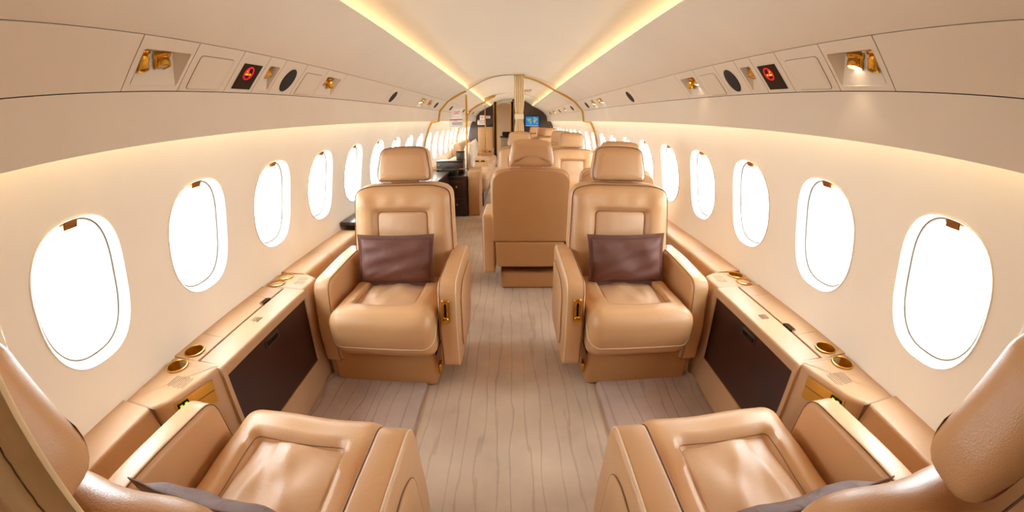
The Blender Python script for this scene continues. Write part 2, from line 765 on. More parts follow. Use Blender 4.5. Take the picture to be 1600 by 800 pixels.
# floor and ends
g = G()
box(-1.0, 1.0, Y0, Y1, -0.04, 0.0, g)
struct('floor', g, 'carpet', smooth=False)
L1, L2, L3, L4 = (.93, 1.364), (.83, 1.481), (.95, 1.2265), (.555, 1.627)


def ceil_z(x):
    return 1.815 - .146 * (abs(x) / .6) ** 2.2


def arch_z(x):
    return 1.813 - .186 * (abs(x) / .555) ** 2.1


cx = [-.72 + 1.44 * k / 40 for k in range(41)]
struct('ceiling', sheet([(x, ceil_z(x)) for x in cx], [Y0, 0.5, 5.33, 8.6, Y1]), 'ceil')
# the seam arches across the ceiling are thin reveals
full = [(.97, -.01), (1.05, .15)] + [(RW * math.cos(a), ZC + RW * math.sin(a)) for a in [A_LO + (PI / 2 - A_LO) * k / 16 for k in range(17)]]


def end_wall(name, y, m):
    p = full + [(-x, z) for (x, z) in reversed(full[:-1])]
    g = G()
    n = len(p)
    g.add([(x, y, z) for (x, z) in p] + [(x, y + .03, z) for (x, z) in p],
          [tuple(range(n)), tuple(range(n, 2 * n))[::-1]] + [(k, (k + 1) % n, n + (k + 1) % n, n + k) for k in range(n)])
    return struct(name, g, m, smooth=False)


end_wall('wall_back', Y0 - .03, 'panel')
end_wall('wall_front', Y1, 'divan')

tn = 0
for side in (-1, 1):
    # overhead valance below the service panels, with its closed back that carries the light strip
    val = [(.93, 1.3625), (.9365, 1.33), (.943, 1.29), (.950, 1.2265), (.954, 1.2265), (.956, 1.235), (.958, 1.262), (1.02, 1.275), (1.055, 1.29)]
    tn += 1
    struct('trim_%d' % tn, sheet(val, [Y0, Y1], side), 'panel', angle=30)
    # upper panel from the service panels to the ceiling cove, with the cove channel behind its lip
    up = [(L2[0] - .0005, L2[1] + .0012)]
    for k in range(1, 9):
        t = k / 8
        b = .012 * math.sin(PI * t)
        up.append((L2[0] + (L4[0] - L2[0]) * t + b * .45, L2[1] + (L4[1] - L2[1]) * t + b))
    up += [(.553, 1.632), (.560, 1.634), (.566, 1.630), (.574, 1.6215), (.60, 1.6175), (.71, 1.615), (.725, 1.66)]
    tn += 1
    struct('trim_%d' % tn, sheet(up, [Y0, Y1], side), 'panel', angle=30)
    # dark backing behind the row of service panels (shows in the seams)
    tn += 1
    bk = [(.9345, 1.3600), (1.005, 1.412), (.905, 1.545), (.8345, 1.4865)]
    struct('trim_%d' % tn, sheet(bk, [Y0, Y1], side), 'gap', smooth=False)
    # light strips lying in the coves
    st = obj('cove_light_strip', prism([(.577, 1.6225), (.597, 1.6195), (.597, 1.6235), (.577, 1.6265)], -.6, 12.9, side), 'warm', smooth=False)
    tag(st, 'warm light strip hidden in the %s ceiling cove' % ('left' if side < 0 else 'right'), 'light strip', 'ceiling cove light strips')
    st = obj('wall_light_strip', prism([(.965, 1.2625), (1.00, 1.2700), (1.00, 1.266), (.966, 1.2585)], -.6, 12.9, side), 'warm_wall', smooth=False)
    tag(st, 'warm light strip tucked under the overhead panel washing the %s wall' % ('left' if side < 0 else 'right'), 'light strip', 'wall wash light strips')

# ------------------------------------------------------------------ overhead service panels
UL = math.dist(L1, L2)


def psu_axes(side):
    u = Vector((side * (L2[0] - L1[0]), 0, L2[1] - L1[1])).normalized()
    n = Vector((-side * u.z, 0, side * u.x)) if False else Vector((side * -(L2[1] - L1[1]), 0, -(L1[0] - L2[0]))).normalized()
    return u, n


def psu(side, y, s, d=0.0):
    u, n = psu_axes(side)
    return Vector((side * L1[0], y, L1[1])) + u * (UL * s) + n * d


def pbox(side, y0, y1, s0, s1, d0, d1, g=None):
    g = g or G()
    v = [psu(side, y, s, d) for y in (y0, y1) for s in (s0, s1) for d in (d0, d1)]
    return g.add(v, [(0, 1, 3, 2), (4, 6, 7, 5), (0, 4, 5, 1), (2, 3, 7, 6), (0, 2, 6, 4), (1, 5, 7, 3)])


def pslab(side, o, t, r, d0=0.0, rings=3, g=None):
    """slab on the panel plane; outline in (y, s*UL)"""
    return slab(o, t, r, lambda a, b, w_: tuple(psu(side, a, b / UL, d0 + w_)), rings=rings, k=2, back=False, g=g)


def face_with_hole(side, y0, y1, hy0, hy1, hs0, hs1, tall=.045):
    """flat faceplate with a sloping pocket"""
    g = G()
    D = -.006

    def q(y, s, d):
        return psu(side, y, s, d)
    o = [q(y0, .005, 0), q(y1, .005, 0), q(y1, .995, 0), q(y0, .995, 0)]
    ri = rrect(hy1 - hy0, (hs1 - hs0) * UL, .008, 4, (hy0 + hy1) / 2, (hs0 + hs1) / 2 * UL)
    n = len(ri)
    inner = [q(a, b / UL, 0) for (a, b) in ri]
    lip = [q(a, b / UL, -.003) for (a, b) in offset(ri, .002)]
    v = o + inner + lip
    f = []
    # n = 4*(5): corner order TR, TL, BL, BR (in y,s) -> outer corner indices
    per = n // 4
    oc = {0: 2, 1: 3, 2: 0, 3: 1}
    for c in range(4):
        base = 4 + c * per
        for k in range(per - 1):
            f.append((oc[c], base + k, base + k + 1))
        nb = 4 + ((c + 1) % 4) * per
        f.append((oc[c], base + per - 1, nb, oc[(c + 1) % 4]))
    for k in range(n):
        j = (k + 1) % n
        f.append((4 + k, 4 + j, 4 + n + j, 4 + n + k))
    b0 = [q(y0, .005, D), q(y1, .005, D), q(y1, .995, D), q(y0, .995, D)]
    k0 = len(v)
    v += b0
    for a in range(4):
        f.append((a, (a + 1) % 4, k0 + (a + 1) % 4, k0 + a))
    g.add(v, f)
    # the pocket: shallow at the bottom, deep at the top
    p = G()
    e = .003
    A = [q(hy0 + e, hs0 + .01, -.002), q(hy1 - e, hs0 + .01, -.002), q(hy1 - e, hs1 - .01, -.002), q(hy0 + e, hs1 - .01, -.002)]
    ins = min(.028, (hy1 - hy0) * .25)
    B = [q(hy0 + ins * .3, hs0 + .06, -.006), q(hy1 - ins * .3, hs0 + .06, -.006), q(hy1 - ins, hs1 - .16, -tall), q(hy0 + ins, hs1 - .16, -tall)]
    p.add(A + B, [(4, 5, 6, 7), (0, 1, 5, 4), (1, 2, 6, 5), (2, 3, 7, 6), (3, 0, 4, 7)])
    return g, p


def lamp_on_panel(side, yc, s, d, ytilt, lit, parent, kind, scale=1.0):
    u, n = psu_axes(side)
    ax = (n * 0.75 - u * 0.62 + Vector((0, ytilt, 0))).normalized()
    o = psu(side, yc, s, d)
    k = scale
    if kind == 'lamp':
        b = obj('reading_lamp', lathe([(.026 * k, -.014 * k), (.031 * k, -.006 * k), (.031 * k, .0), (.026 * k, .004 * k), (.024 * k, .008 * k), (.0255 * k, .014 * k), (.0255 * k, .030 * k), (.0225 * k, .0315 * k), (.0215 * k, .026 * k)], o, ax, cap=False), 'gold', parent)
        obj('lens', lathe([(.0215 * k, .0265 * k), (.016 * k, .0295 * k), (.006 * k, .0310 * k), (.001, .0312 * k)], o, ax), 'lamp_on' if lit else 'lens', b)
        if lit:
            ld = bpy.data.lights.new('lamp_glow', 'SPOT')
            ld.energy = .35
            ld.color = (1, .82, .6)
            ld.spot_size = 1.9
            ld.spot_blend = .6
            ld.shadow_soft_size = .015
            lo = bpy.data.objects.new('lamp_glow', ld)
            COL.objects.link(lo)
            lo.parent = b
            lo.location = o + ax * .045
            lo.rotation_euler = (-ax).to_track_quat('Z', 'Y').to_euler()
    else:
        b = obj('air_gasper', lathe([(.024 * k, -.014 * k), (.028 * k, -.004 * k), (.027 * k, .0), (.018 * k, .004 * k), (.019 * k, .012 * k), (.022 * k, .016 * k), (.020 * k, .022 * k), (.0175 * k, .030 * k), (.0175 * k, .046 * k), (.0155 * k, .048 * k), (.013 * k, .040 * k)], o, ax, cap=False), 'gold', parent)
        obj('nozzle_bore', lathe([(.0135 * k, .0405 * k), (.008 * k, .0425 * k), (.0075 * k, .0465 * k), (.001, .0468 * k)], o, ax), 'black', b)


def panel_root(side, y0, y1, name, label, cat, group):
    return thing(name, label, cat, (0, 0, 0), 0, group)


def blank_panel(side, y0, y1, label):
    o = obj('overhead_filler_panel', pbox(side, y0 + .0015, y1 - .0015, .005, .995, -.006, 0), 'service', smooth=False)
    tag(o, label, 'panel')
    return o


def oxygen_panel(side, y0, y1, label):
    t = thing('oxygen_mask_panel', label, 'panel', group=None)
    obj('faceplate', pbox(side, y0 + .0015, y1 - .0015, .005, .995, -.006, 0), 'service', t, smooth=False)
    wd = (y1 - y0) * .72
    o = rrect(wd, .70 * UL, .010, 4, (y0 + y1) / 2, .41 * UL)
    obj('mask_door', pslab(side, o, .0022, .0008), 'service', t)
    path = [psu(side, a, b / UL, .0006) for (a, b) in offset(o, -.0008)]
    obj('door_seam', tube(path, .0008, True, 4), 'seam', t)
    return t


def speaker_panel(side, y0, y1, yc, label, rad=(.043, .043), full_plate=True):
    t = thing('speaker_panel', label, 'speaker')
    obj('faceplate', pbox(side, y0 + .0015, y1 - .0015, .005, .995, -.006, 0), 'service', t, smooth=False)
    o = [(yc + rad[0] * math.cos(a), .45 * UL + rad[1] * 1.22 * math.sin(a)) for a in [2 * PI * k / 40 for k in range(40)]]
    obj('speaker_grille', pslab(side, o, .003, .001), 'mesh', t)
    return t


def lamp_panel(side, y0, y1, h0, h1, items, label):
    t = thing('reading_light_panel', label, 'light panel')
    a, b = face_with_hole(side, y0 + .0015, y1 - .0015, h0, h1, .10, .77, .045 if (h1 - h0) > .1 else .04)
    obj('faceplate', a, 'service', t, smooth=False)
    obj('recess', b, 'service', t, smooth=False)
    for (kind, y, s, d, tl, lit, k) in items:
        lamp_on_panel(side, y, s, d, tl, lit, t, kind, k)
    return t


def sign_panel(side, y0, y1, label):
    t = thing('no_smoking_sign_panel', label, 'sign')
    obj('faceplate', pbox(side, y0 + .0015, y1 - .0015, .005, .995, -.006, 0), 'service', t, smooth=False)
    yc = (y0 + y1) / 2 + .004
    s0, s1 = .105, .735
    obj('sign_screen', pbox(side, yc - .053, yc + .053, s0, s1, .0, .003), 'black', t, smooth=False)
    cy, cs = yc - .006 * side * -1, .515 * UL
    ring = [psu(side, cy + .023 * math.cos(a), (cs + .023 * math.sin(a)) / UL, .0038) for a in [2 * PI * k / 32 for k in range(32)]]
    obj('sign_ring', tube(ring, .0032, True, 5), 'lit_red', t)

    def bar(y_a, s_a, y_b, s_b, wd, d):
        a = Vector((y_a, s_a))
        b = Vector((y_b, s_b))
        nn = (b - a).normalized().orthogonal() if False else Vector((-(b - a).y, (b - a).x)).normalized() * wd / 2
        g = G()
        pts = [a + nn, a - nn, b - nn, b + nn]
        v = [psu(side, cy + p.x, (cs + p.y) / UL, d) for p in pts] + [psu(side, cy + p.x, (cs + p.y) / UL, d + .001) for p in pts]
        return g.add(v, [(0, 1, 2, 3), (4, 5, 6, 7), (0, 1, 5, 4), (1, 2, 6, 5), (2, 3, 7, 6), (3, 0, 4, 7)])
    obj('sign_cigarette', bar(-.016, -.004, .016, -.004, .007, .0032), 'lit_yellow', t, smooth=False)
    sm = bar(-.012, .003, -.014, .016, .003, .0032)
    sm2 = bar(-.006, .003, -.008, .015, .003, .0032)
    sm.add(sm2.v, sm2.f)
    obj('sign_smoke', sm, 'lit_yellow', t, smooth=False)
    obj('sign_slash', bar(-.015, .016, .015, -.016, .0035, .0045), 'lit_red', t, smooth=False)
    return t


SN = {-1: 'left', 1: 'right'}
for side in (-1, 1):
    o = 0.0 if side < 0 else 0.022
    nm = SN[side]
    lit = side > 0
    blank_panel(side, -.74, .736 + o, 'long plain overhead panel nearest the camera on the %s' % nm)
    lamp_panel(side, .736 + o, .945 + o, .757 + o, .932 + o,
               [('gasper', .785 + o, .56, -.034, .02, False, .92), ('lamp', .858 + o, .54, -.034, .04, lit, .95)],
               '%s recessed overhead panel with gold air nozzle and %s reading lamp' % (('left', 'unlit') if side < 0 else ('right', 'brightly lit')))
    oxygen_panel(side, .945 + o, 1.165 + o, 'overhead panel with a square door next to the %s gold lamp recess' % nm)
    sign_panel(side, 1.165 + o, 1.325 + o, 'black no smoking sign with red ring in the %s overhead panel' % nm)
    lamp_panel(side, 1.325 + o, 1.437 + o, 1.352 + o, 1.424 + o, [('lamp', 1.386 + o, .54, -.030, .0, False, .88)],
               'narrow %s overhead panel with one unlit reading lamp beside the no smoking sign' % nm)
    speaker_panel(side, 1.437 + o, 1.610 + o, 1.530 + o, '%s overhead panel with large round black speaker' % nm)
    oxygen_panel(side, 1.610 + o, 1.822 + o, 'overhead panel with faint square door beyond the %s round speaker' % nm)
    lamp_panel(side, 1.822 + o, 2.05 + o, 1.855 + o, 2.018 + o,
               [('lamp', 1.888 + o, .54, -.032, .0, lit, .88), ('gasper', 1.965 + o, .55, -.032, -.05, False, .88)],
               'second recessed overhead panel on the %s with %s lamp and air nozzle' % (nm, 'lit' if lit else 'unlit'))
    blank_panel(side, 2.05 + o, 2.93, 'plain overhead panel between the second lamp recess and far %s speaker' % nm)
    speaker_panel(side, 2.93, 3.24, 3.07, 'far round black speaker in the %s overhead panel' % nm, (.05, .040))
    blank_panel(side, 3.24, 3.92, 'plain overhead panel beyond the far %s speaker' % nm)
    lamp_panel(side, 3.92, 4.30, 4.0, 4.20, [('lamp', 4.06, .55, -.026, -.05, True, 1.1), ('gasper', 4.14, .6, -.026, 0, False, .9)],
               'distant %s recessed lamp panel glowing before the glass partition' % nm)
    lamp_panel(side, 4.30, 4.66, 4.40, 4.58, [('lamp', 4.49, .55, -.026, -.05, lit, 1.1)],
               'last %s recessed lamp panel before the glass partition' % nm)
    speaker_panel(side, 4.66, 5.30, 4.88, 'small dark speaker slot on the %s just before the glass partition' % nm, (.06, .034))
    blank_panel(side, 5.30, 5.75, 'plain overhead panel above the %s glass partition' % nm)
    speaker_panel(side, 5.75, 6.6, 6.1, 'dark speaker slot beyond the %s glass partition' % nm, (.09, .034))
    lamp_panel(side, 6.6, 7.3, 6.8, 7.1, [('lamp', 6.9, .5, -.024, -.05, True, 1.1)], 'glowing lamp recess in the rear cabin on the %s' % nm)
    speaker_panel(side, 7.3, 8.2, 7.7, 'dark speaker slot deep in the rear cabin on the %s' % nm, (.09, .034))
    lamp_panel(side, 8.2, 9.2, 8.5, 8.9, [('lamp', 8.6, .5, -.024, -.05, True, 1.1)], 'farthest glowing lamp recess on the %s' % nm)
    speaker_panel(side, 9.2, 10.2, 9.6, 'farthest dark speaker slot on the %s' % nm, (.09, .034))
    blank_panel(side, 10.2, Y1, 'plain overhead panel at the far end on the %s' % nm)

# ------------------------------------------------------------------ side consoles


def drill(o, centres, r, z):
    """cut round cup wells into a ledge piece"""
    ys = [v.co.y for v in o.data.vertices]
    cs = [c for c in centres if min(ys) < c[1] < max(ys)]
    if not cs:
        return
    top = max(v.co.z for v in o.data.vertices) + .005
    me = o.data
    for n_, (x, y) in enumerate(cs):
        for solver, ph in (('EXACT', 0), ('FAST', 0), ('FAST', .02), ('EXACT', .02)):
            c = obj('well', lathe([(r, -.06 - .003 * n_), (r, .05)], (x + ph * .01, y, z), (ph, 0.0, 1), 32), 'gold', o.parent)
            md = o.modifiers.new('wells', 'BOOLEAN')
            md.operation = 'DIFFERENCE'
            md.solver = solver
            md.object = c
            bpy.context.view_layer.update()
            me = bpy.data.meshes.new_from_object(o.evaluated_get(bpy.context.evaluated_depsgraph_get()))
            o.modifiers.clear()
            bpy.data.objects.remove(c)
            if max(v.co.z for v in me.vertices) < top and len(me.vertices) > len(o.data.vertices):
                break
        o.data = me
    b = bmesh.new()
    b.from_mesh(me)
    for e in b.edges:
        if len(e.link_faces) == 2:
            e.smooth = e.calc_face_angle(0) < math.radians(24) and not any(abs(q.normal.z) > .999 for q in e.link_faces)
    b.to_mesh(me)
    b.free()
    o.data = me


def console(side):
    nm = SN[side]
    t = thing('side_console', '%s leather side ledge with gold cup holders and dark table panel under the windows' % nm, 'console')
    s = side
    ZT = .53
    xw = 1.150                                   # ledge against the wall

    def part(name, g, m, par=t, **k):
        return obj(name, g, m, par, **k)

    def P(pts, rr=None):
        return pts
    # near narrow ledge with rounded nose
    nose = round_poly([(xw, .40), (xw, ZT + .006), (1.022, ZT), (1.000, .455), (.985, .44), (.985, .40)][::-1], [0, 0, .01, .03, 0, 0][::-1], 6)
    part('ledge', prism(nose, -.74, .640, s), 'ledge', angle=30)
    part('ledge_seam', box(*sorted((s * 1.155, s * .998)), .6402, .6418, .38, ZT + .0005), 'seam', smooth=False)
    low = [(1.0, 0.0), (1.08, 0), (1.08, .42), (.99, .42)]
    part('lower_panel', prism(low, -.74, .66, s), 'ledge', smooth=False)
    # wide near section with cups and switch plate: plan outline grows from narrow to wide
    pl = [(xw, .642), (1.020, .642), (1.005, .66), (.975, .695), (.930, .845), (.922, .905), (xw, .905)]

    def plan_block(pl, z0, z1, r=.010):
        o = [(x, y) for (x, y) in pl]
        area = sum(o[i][0] * o[(i + 1) % len(o)][1] - o[(i + 1) % len(o)][0] * o[i][1] for i in range(len(o)))
        if area < 0:
            o = o[::-1]
        o = resample(round_poly(o, .012, 4), 90)
        loops = [[(a, b, z0) for (a, b) in o]]
        for i_ in range(5):
            q = PI / 2 * i_ / 4
            loops.append([(a, b, z1 - r + r * math.sin(q)) for (a, b) in offset(o, r * (1 - math.cos(q)))])
        n_ = len(o)
        v = [(s * a, b, z) for lp in loops for (a, b, z) in lp]
        f = [(i_ * n_ + k, i_ * n_ + (k + 1) % n_, (i_ + 1) * n_ + (k + 1) % n_, (i_ + 1) * n_ + k) for i_ in range(len(loops) - 1) for k in range(n_)]
        f += [tuple(range(n_))[::-1], tuple(range((len(loops) - 1) * n_, len(loops) * n_))]
        return G().add(v, f)
    part('ledge_top', plan_block(pl, .14, ZT, .016), 'ledge', angle=35)
    # centre desk section behind the lid slot: rear ledge strip and lid
    part('rear_ledge', prism(round_poly([(xw, .30), (1.034, .30), (1.034, ZT - .002), (xw, ZT + .006)], [0, 0, .006, 0], 3), .907, 1.072, s), 'ledge', angle=30)
    part('rear_ledge', prism(round_poly([(xw, .30), (1.034, .30), (1.034, ZT - .002), (xw, ZT + .006)], [0, 0, .006, 0], 3), 1.0735, 1.424, s), 'ledge', angle=30)
    part('rear_ledge', prism(round_poly([(xw, .30), (1.034, .30), (1.034, ZT - .002), (xw, ZT + .006)], [0, 0, .006, 0], 3), 1.4255, 1.530, s), 'ledge', angle=30)
    part('slot_gap', box(*sorted((s * 1.036, s * 1.020)), .93, 1.51, .40, ZT - .012), 'gap', smooth=False)
    lid = round_poly([(1.022, .485), (.915, .485), (.912, ZT - .005), (1.022, ZT + .001)], [.002, .004, .012, .004], 5)
    part('table_lid', prism(lid, .909, 1.528, s), 'ledge', angle=30)
    # latch notch in the rear ledge
    part('latch', box(*sorted((s * 1.050, s * 1.028)), (1.36 if s < 0 else 1.10), (1.415 if s < 0 else 1.155), ZT - .006, ZT + .0035), 'gap', smooth=False)
    part('latch_rim', tube([(s * x, y, ZT + .003) for (x, y) in [(1.030, (1.355 if s < 0 else 1.095)), (1.052, (1.362 if s < 0 else 1.10)), (1.052, (1.41 if s < 0 else 1.15)), (1.030, (1.42 if s < 0 else 1.16))]], .0015), 'gold_matte')
    # dark folding table panel with a finger pull
    tp = part('table_panel', box(*sorted((s * .922, s * .94)), .915, 1.522, .165, .487), 'wood', smooth=False)
    hr = rrect(.105, .034, .004, 3, 1.215, .452)
    part('pull_recess', slab(hr, .004, .0015, lambda a, b, w_: (s * (.9225 - w_), a, b), rings=2, k=2, back=False), 'wood', tp)
    part('pull_slot', slab(rrect(.085, .016, .003, 3, 1.215, .453), .002, .0006, lambda a, b, w_: (s * (.9187 - w_), a, b), rings=2, k=2, back=False), 'black', tp)
    kick = [(.905, 0), (.96, 0), (.96, .165), (.919, .165)]
    part('kick_panel', prism(kick, .86, 1.53, s), 'ledge', smooth=False)
    part('panel_edge', box(*sorted((s * .9185, s * .925)), .909, .9145, .165, .487), 'gold_matte', smooth=False)
    part('panel_edge', box(*sorted((s * .9185, s * .925)), .914, 1.523, .161, .1645), 'gold_matte', smooth=False)
    part('side_post', prism(round_poly([(xw, .0), (.905, .0), (.912, ZT - .003), (xw, ZT)], [0, .01, .012, 0], 4), .887, .9075, s), 'ledge', angle=30)
    # far wide section with two more cups
    pl2 = [(xw, 1.5315), (.918, 1.5315), (.915, 1.61), (.925, 1.675), (.99, 1.715), (xw, 1.715)]
    part('ledge_top', plan_block(pl2, .0, ZT, .014), 'ledge', angle=35)
    part('hinge', box(*sorted((s * .940, s * .912)), 1.618, 1.634, .472, .492), 'black', smooth=False)
    part('hinge_pin', lathe([(.006, 0), (.006, .02)], (s * .911, 1.62, .47), (0, 1, 0), 10), 'gold', smooth=True)
    # far ledge running behind the seat
    far = round_poly([(xw, .0), (.985, .0), (1.000, ZT), (xw, ZT + .006)], [0, 0, .03, 0], 6)
    e1 = 2.03
    part('ledge', prism(far, 1.7165, e1, s), 'ledge', angle=30)
    part('ledge', prism(far, e1 + .002, 2.505 if s < 0 else 2.70, s), 'ledge', angle=30)
    if s > 0:
        slim = round_poly([(xw, .05), (1.085, .05), (1.088, ZT), (xw, ZT + .006)], [0, 0, .02, 0], 5)
        part('ledge', prism(slim, 2.702, 5.3, s), 'ledge', angle=30)
    # cups
    cup_at = ((.857, 1.088), (.957, 1.090), (1.578, 1.090), (1.664, 1.090))
    for o_ in [q for q in bpy.data.objects if q.parent == t and q.name.startswith(('ledge_top', 'rear_ledge'))]:
        drill(o_, [(s * x, y) for (y, x) in cup_at], .0365, ZT)
    for (y, x) in ((.857, 1.088), (.957, 1.090), (1.578, 1.090), (1.664, 1.090)):
        zz = ZT + .0035
        c = part('cup_holder', lathe([(.0362, -.004), (.041, -.001), (.0405, .002), (.038, .003), (.0362, .001)], (s * x, y, zz), (0, 0, 1), 32, cap=False), 'gold_matte')
        bowl = G()
        prof = [(.0362, .001), (.0355, -.02), (.034, -.045), (.020, -.0475), (.001, -.048)]
        v, f = [], []
        for (r, h) in prof:
            v += [(s * x + r * math.cos(2 * PI * k / 32), y + r * math.sin(2 * PI * k / 32), zz + h) for k in range(32)]
        for i_ in range(len(prof) - 1):
            f += [(i_ * 32 + k, i_ * 32 + (k + 1) % 32, (i_ + 1) * 32 + (k + 1) % 32, (i_ + 1) * 32 + k) for k in range(32)]
        part('cup_bowl', bowl.add(v, f), mat_cup, c)
    # printed instruction lines
    for (yy, x0, x1, k) in ((.79, .975, 1.045, 9), (1.605, .955, 1.0, 6), (1.65, .96, 1.0, 5), (1.23, .965, .995, 5)):
        pr = G()
        for j in range(k):
            xx = x0 + (x1 - x0) * j / (k - 1)
            ln = (.045 if k == 9 else .026) * random.uniform(.7, 1)
            box(*sorted((s * xx, s * (xx + .0022))), yy - ln, yy + ln * .6, ZT - .0025, ZT + .0012, pr)
        part('placard_print', pr, 'ink', smooth=False)
    # gold plate with two green lit switches on the slanted face
    a, b = Vector((.975, .697)), Vector((.930, .845))
    d = (b - a).normalized()
    nn = Vector((-d.y, d.x))
    if nn.x > 0:
        nn = -nn

    def fp(u, z, q):
        p = a + d * u + nn * q
        return (s * p.x, p.y, z)
    L = (b - a).length

    def fbox(u0, u1, z0, z1, q0, q1):
        v = [fp(u, z, q) for u in (u0, u1) for z in (z0, z1) for q in (q0, q1)]
        return G().add(v, [(0, 1, 3, 2), (4, 6, 7, 5), (0, 4, 5, 1), (2, 3, 7, 6), (0, 2, 6, 4), (1, 5, 7, 3)])
    pt = part('switch_plate', fbox(.0, L, .478, .512, .0, .004), 'gold_matte', smooth=False)
    part('ashtray_door', fbox(.055, L - .004, .435, .475, 0, .005), 'gold_matte', smooth=False)
    part('plate_foot', fbox(0, .054, .440, .477, 0, .003), 'gold_matte', smooth=False)
    sw = part('switch_panel', fbox(.008, .050, .470, .505, .004, .008), 'black', pt, smooth=False)
    for u in (.015, .034):
        part('switch_light', fbox(u, u + .010, .494, .500, .008, .009), 'lit_green', sw, smooth=False)
    t.location.y = .02 if side > 0 else 0
    return t


mat_cup = mat('cup_gold', 'C98F2E', 0.4, metal=0.85)
console(-1)
console(1)

# ------------------------------------------------------------------ seats


def make_seat(m, label):
    """faces -y, aisle arm on the +x*m side, origin on the floor"""
    root = thing('club_seat', label, 'seat', group='tan leather club seats')

    def X(g):
        return g.map(lambda x, y, z: (m * x, y, z)) if m < 0 else g
    # pedestal
    def ped(x, y, z):
        k = 1 + .05 * (z / .2)
        return (x, y * (1 if y > 0 else k), z * (1 - .36 * sstep(.02, .2, y)))
    base = obj('pedestal', X(superbox(.515, .44, .205, .022, (-.05, .03, .1045), 3, 4, ped)), 'leather_back', root)
    obj('floor_bracket', X(superbox(.022, .05, .055, .008, (.213, -.12, .07), 2, 2)), 'gold', base, angle=12)
    obj('under_frame', X(superbox(.44, .42, .075, .01, (-.01, .03, .198), 2, 2)), 'gap', root, angle=12)
    # seat cushion with raised bolsters around a sunken pad

    def cush(x, y, z):
        top = sstep(.34, .43, z)
        ins = (1 - sstep(.124, .148, abs(x))) * sstep(-.226, -.200, y)
        z2 = z - .030 * ins * top
        z2 += top * (.008 * math.sin(x * 23 + y * 9) * .3 + .006 * math.sin(y * 31 + x * 5) * .25)
        if y < -.18:                             # rounded, bulging nose that tucks in underneath
            t = (z - .21) / .24
            y = y - .018 * math.sin(PI * min(1, max(0, t))) + .055 * (1 - t) ** 2
        z2 += top * .012 * sstep(.0, -.30, y) * (1 - ins)
        if z < .30 and y < -.2:
            z2 -= 0
        return (x, y, z2)
    cg = superbox(.472, .52, .24, .062, (0, -.075, .325), 5, 26, cush)
    cushion = obj('seat_cushion', X(cg), 'leather', root, angle=60)

    def pad(x, y, z):
        f = .0015 * math.sin(9 * x + 26 * y + 3 * math.sin(14 * x)) + .0012 * math.sin(34 * x + 9 * y + 2.0 * math.sin(11 * y))
        f += .004 * math.exp(-((x - .02 - .30 * (y + .05)) / .020) ** 2) - .0035 * math.exp(-((x + .035 - .22 * y) / .018) ** 2) + .003 * math.exp(-((x + .085 + .15 * y) / .015) ** 2)
        dm = (1 - (x / .135) ** 2)
        return (x, y, z + (f + .010 * max(0, dm)) * (1 if z > .41 else 0))
    obj('seat_pad', X(superbox(.272, .41, .030, .012, (0, -.007, .411), 3, 24, pad)), 'leather_creased', root, angle=70)
    o = rrect(.276, .414, .018, 4, 0, -.007)
    seam_z = []
    trees = [BVHTree.FromPolygons(q.v, q.f) for q in (superbox(.472, .52, .24, .062, (0, -.075, .325), 5, 26, cush), superbox(.272, .41, .030, .012, (0, -.007, .411), 3, 24, pad))]
    for (a, b) in resample(o, 120):
        if b > .17:
            continue
        hz = [t_.ray_cast(Vector((a, b, 1)), Vector((0, 0, -1)))[0] for t_ in trees]
        seam_z.append((a, b, max(h.z for h in hz if h)))
    k_ = max(range(len(seam_z)), key=lambda q: math.dist(seam_z[q], seam_z[(q + 1) % len(seam_z)]))
    seam_z = seam_z[k_ + 1:] + seam_z[:k_ + 1]
    obj('pad_seam', X(tube(seam_z, .0018, False, 5)), 'leather_seam', cushion)
    cg2 = superbox(.472, .52, .24, .062, (0, -.075, .325), 5, 26, cush)
    pipe = smooth_path([(-.24, .06, .40), (-.245, -.12, .395), (-.245, -.22, .37), (-.24, -.29, .325), (-.215, -.34, .285), (-.15, -.37, .270), (0, -.38, .264), (.15, -.37, .270), (.215, -.34, .285), (.24, -.29, .325), (.245, -.22, .37), (.245, -.12, .395), (.24, .06, .40)], 6)
    obj('front_piping', X(tube(project(pipe, cg2, .0005), .0026, False, 5)), 'piping', cushion)

    # backrest
    def lean(z):
        return .10 * (z - .40) + (.045 * (z - .40) ** 2)
    W, H0, H1 = .54, .395, .895
    ol = round_poly([(-W / 2 + .012, H0), (W / 2 - .012, H0), (W / 2, .56), (W / 2 - .012, H1 - .02), (W / 2 - .10, H1 + .004), (-W / 2 + .10, H1 + .004), (-W / 2 + .012, H1 - .02), (-W / 2, .56)], [.02, .02, .05, .10, .10, .10, .10, .05], 8)
    ol = resample(ol, 140)

    def bfront(u, v):
        ins = (1 - sstep(.118, .165, abs(u))) * (1 - sstep(.750, .790, v))
        f = -.028 * ins
        f += .014 * math.exp(-((abs(u) - .20) / .05) ** 2) + .010 * math.exp(-((v - .82) / .05) ** 2)
        f += .002 * math.sin(u * 60) * sstep(.77, .82, v) * (1 - sstep(.82, .87, v))
        return f

    def bplace(u, v, w_):
        return (u, .300 - w_ + lean(v), v)
    back = obj('backrest', X(slab(ol, .130, .042, bplace, rings=34, k=5, front_fn=bfront)), 'leather', root, angle=60)
    po = rrect(.262, .345, .02, 5, 0, .5865)

    def pfront(u, v):
        return .010 * (1 - (u / .131) ** 2) + .003 * math.sin(v * 40 + u * 11)
    obj('back_pad', X(slab(resample(po, 80), .020, .008, lambda u, v, w_: (u, .300 - .098 - w_ + lean(v), v), rings=12, k=3, front_fn=pfront)), 'leather_creased', root, angle=60)
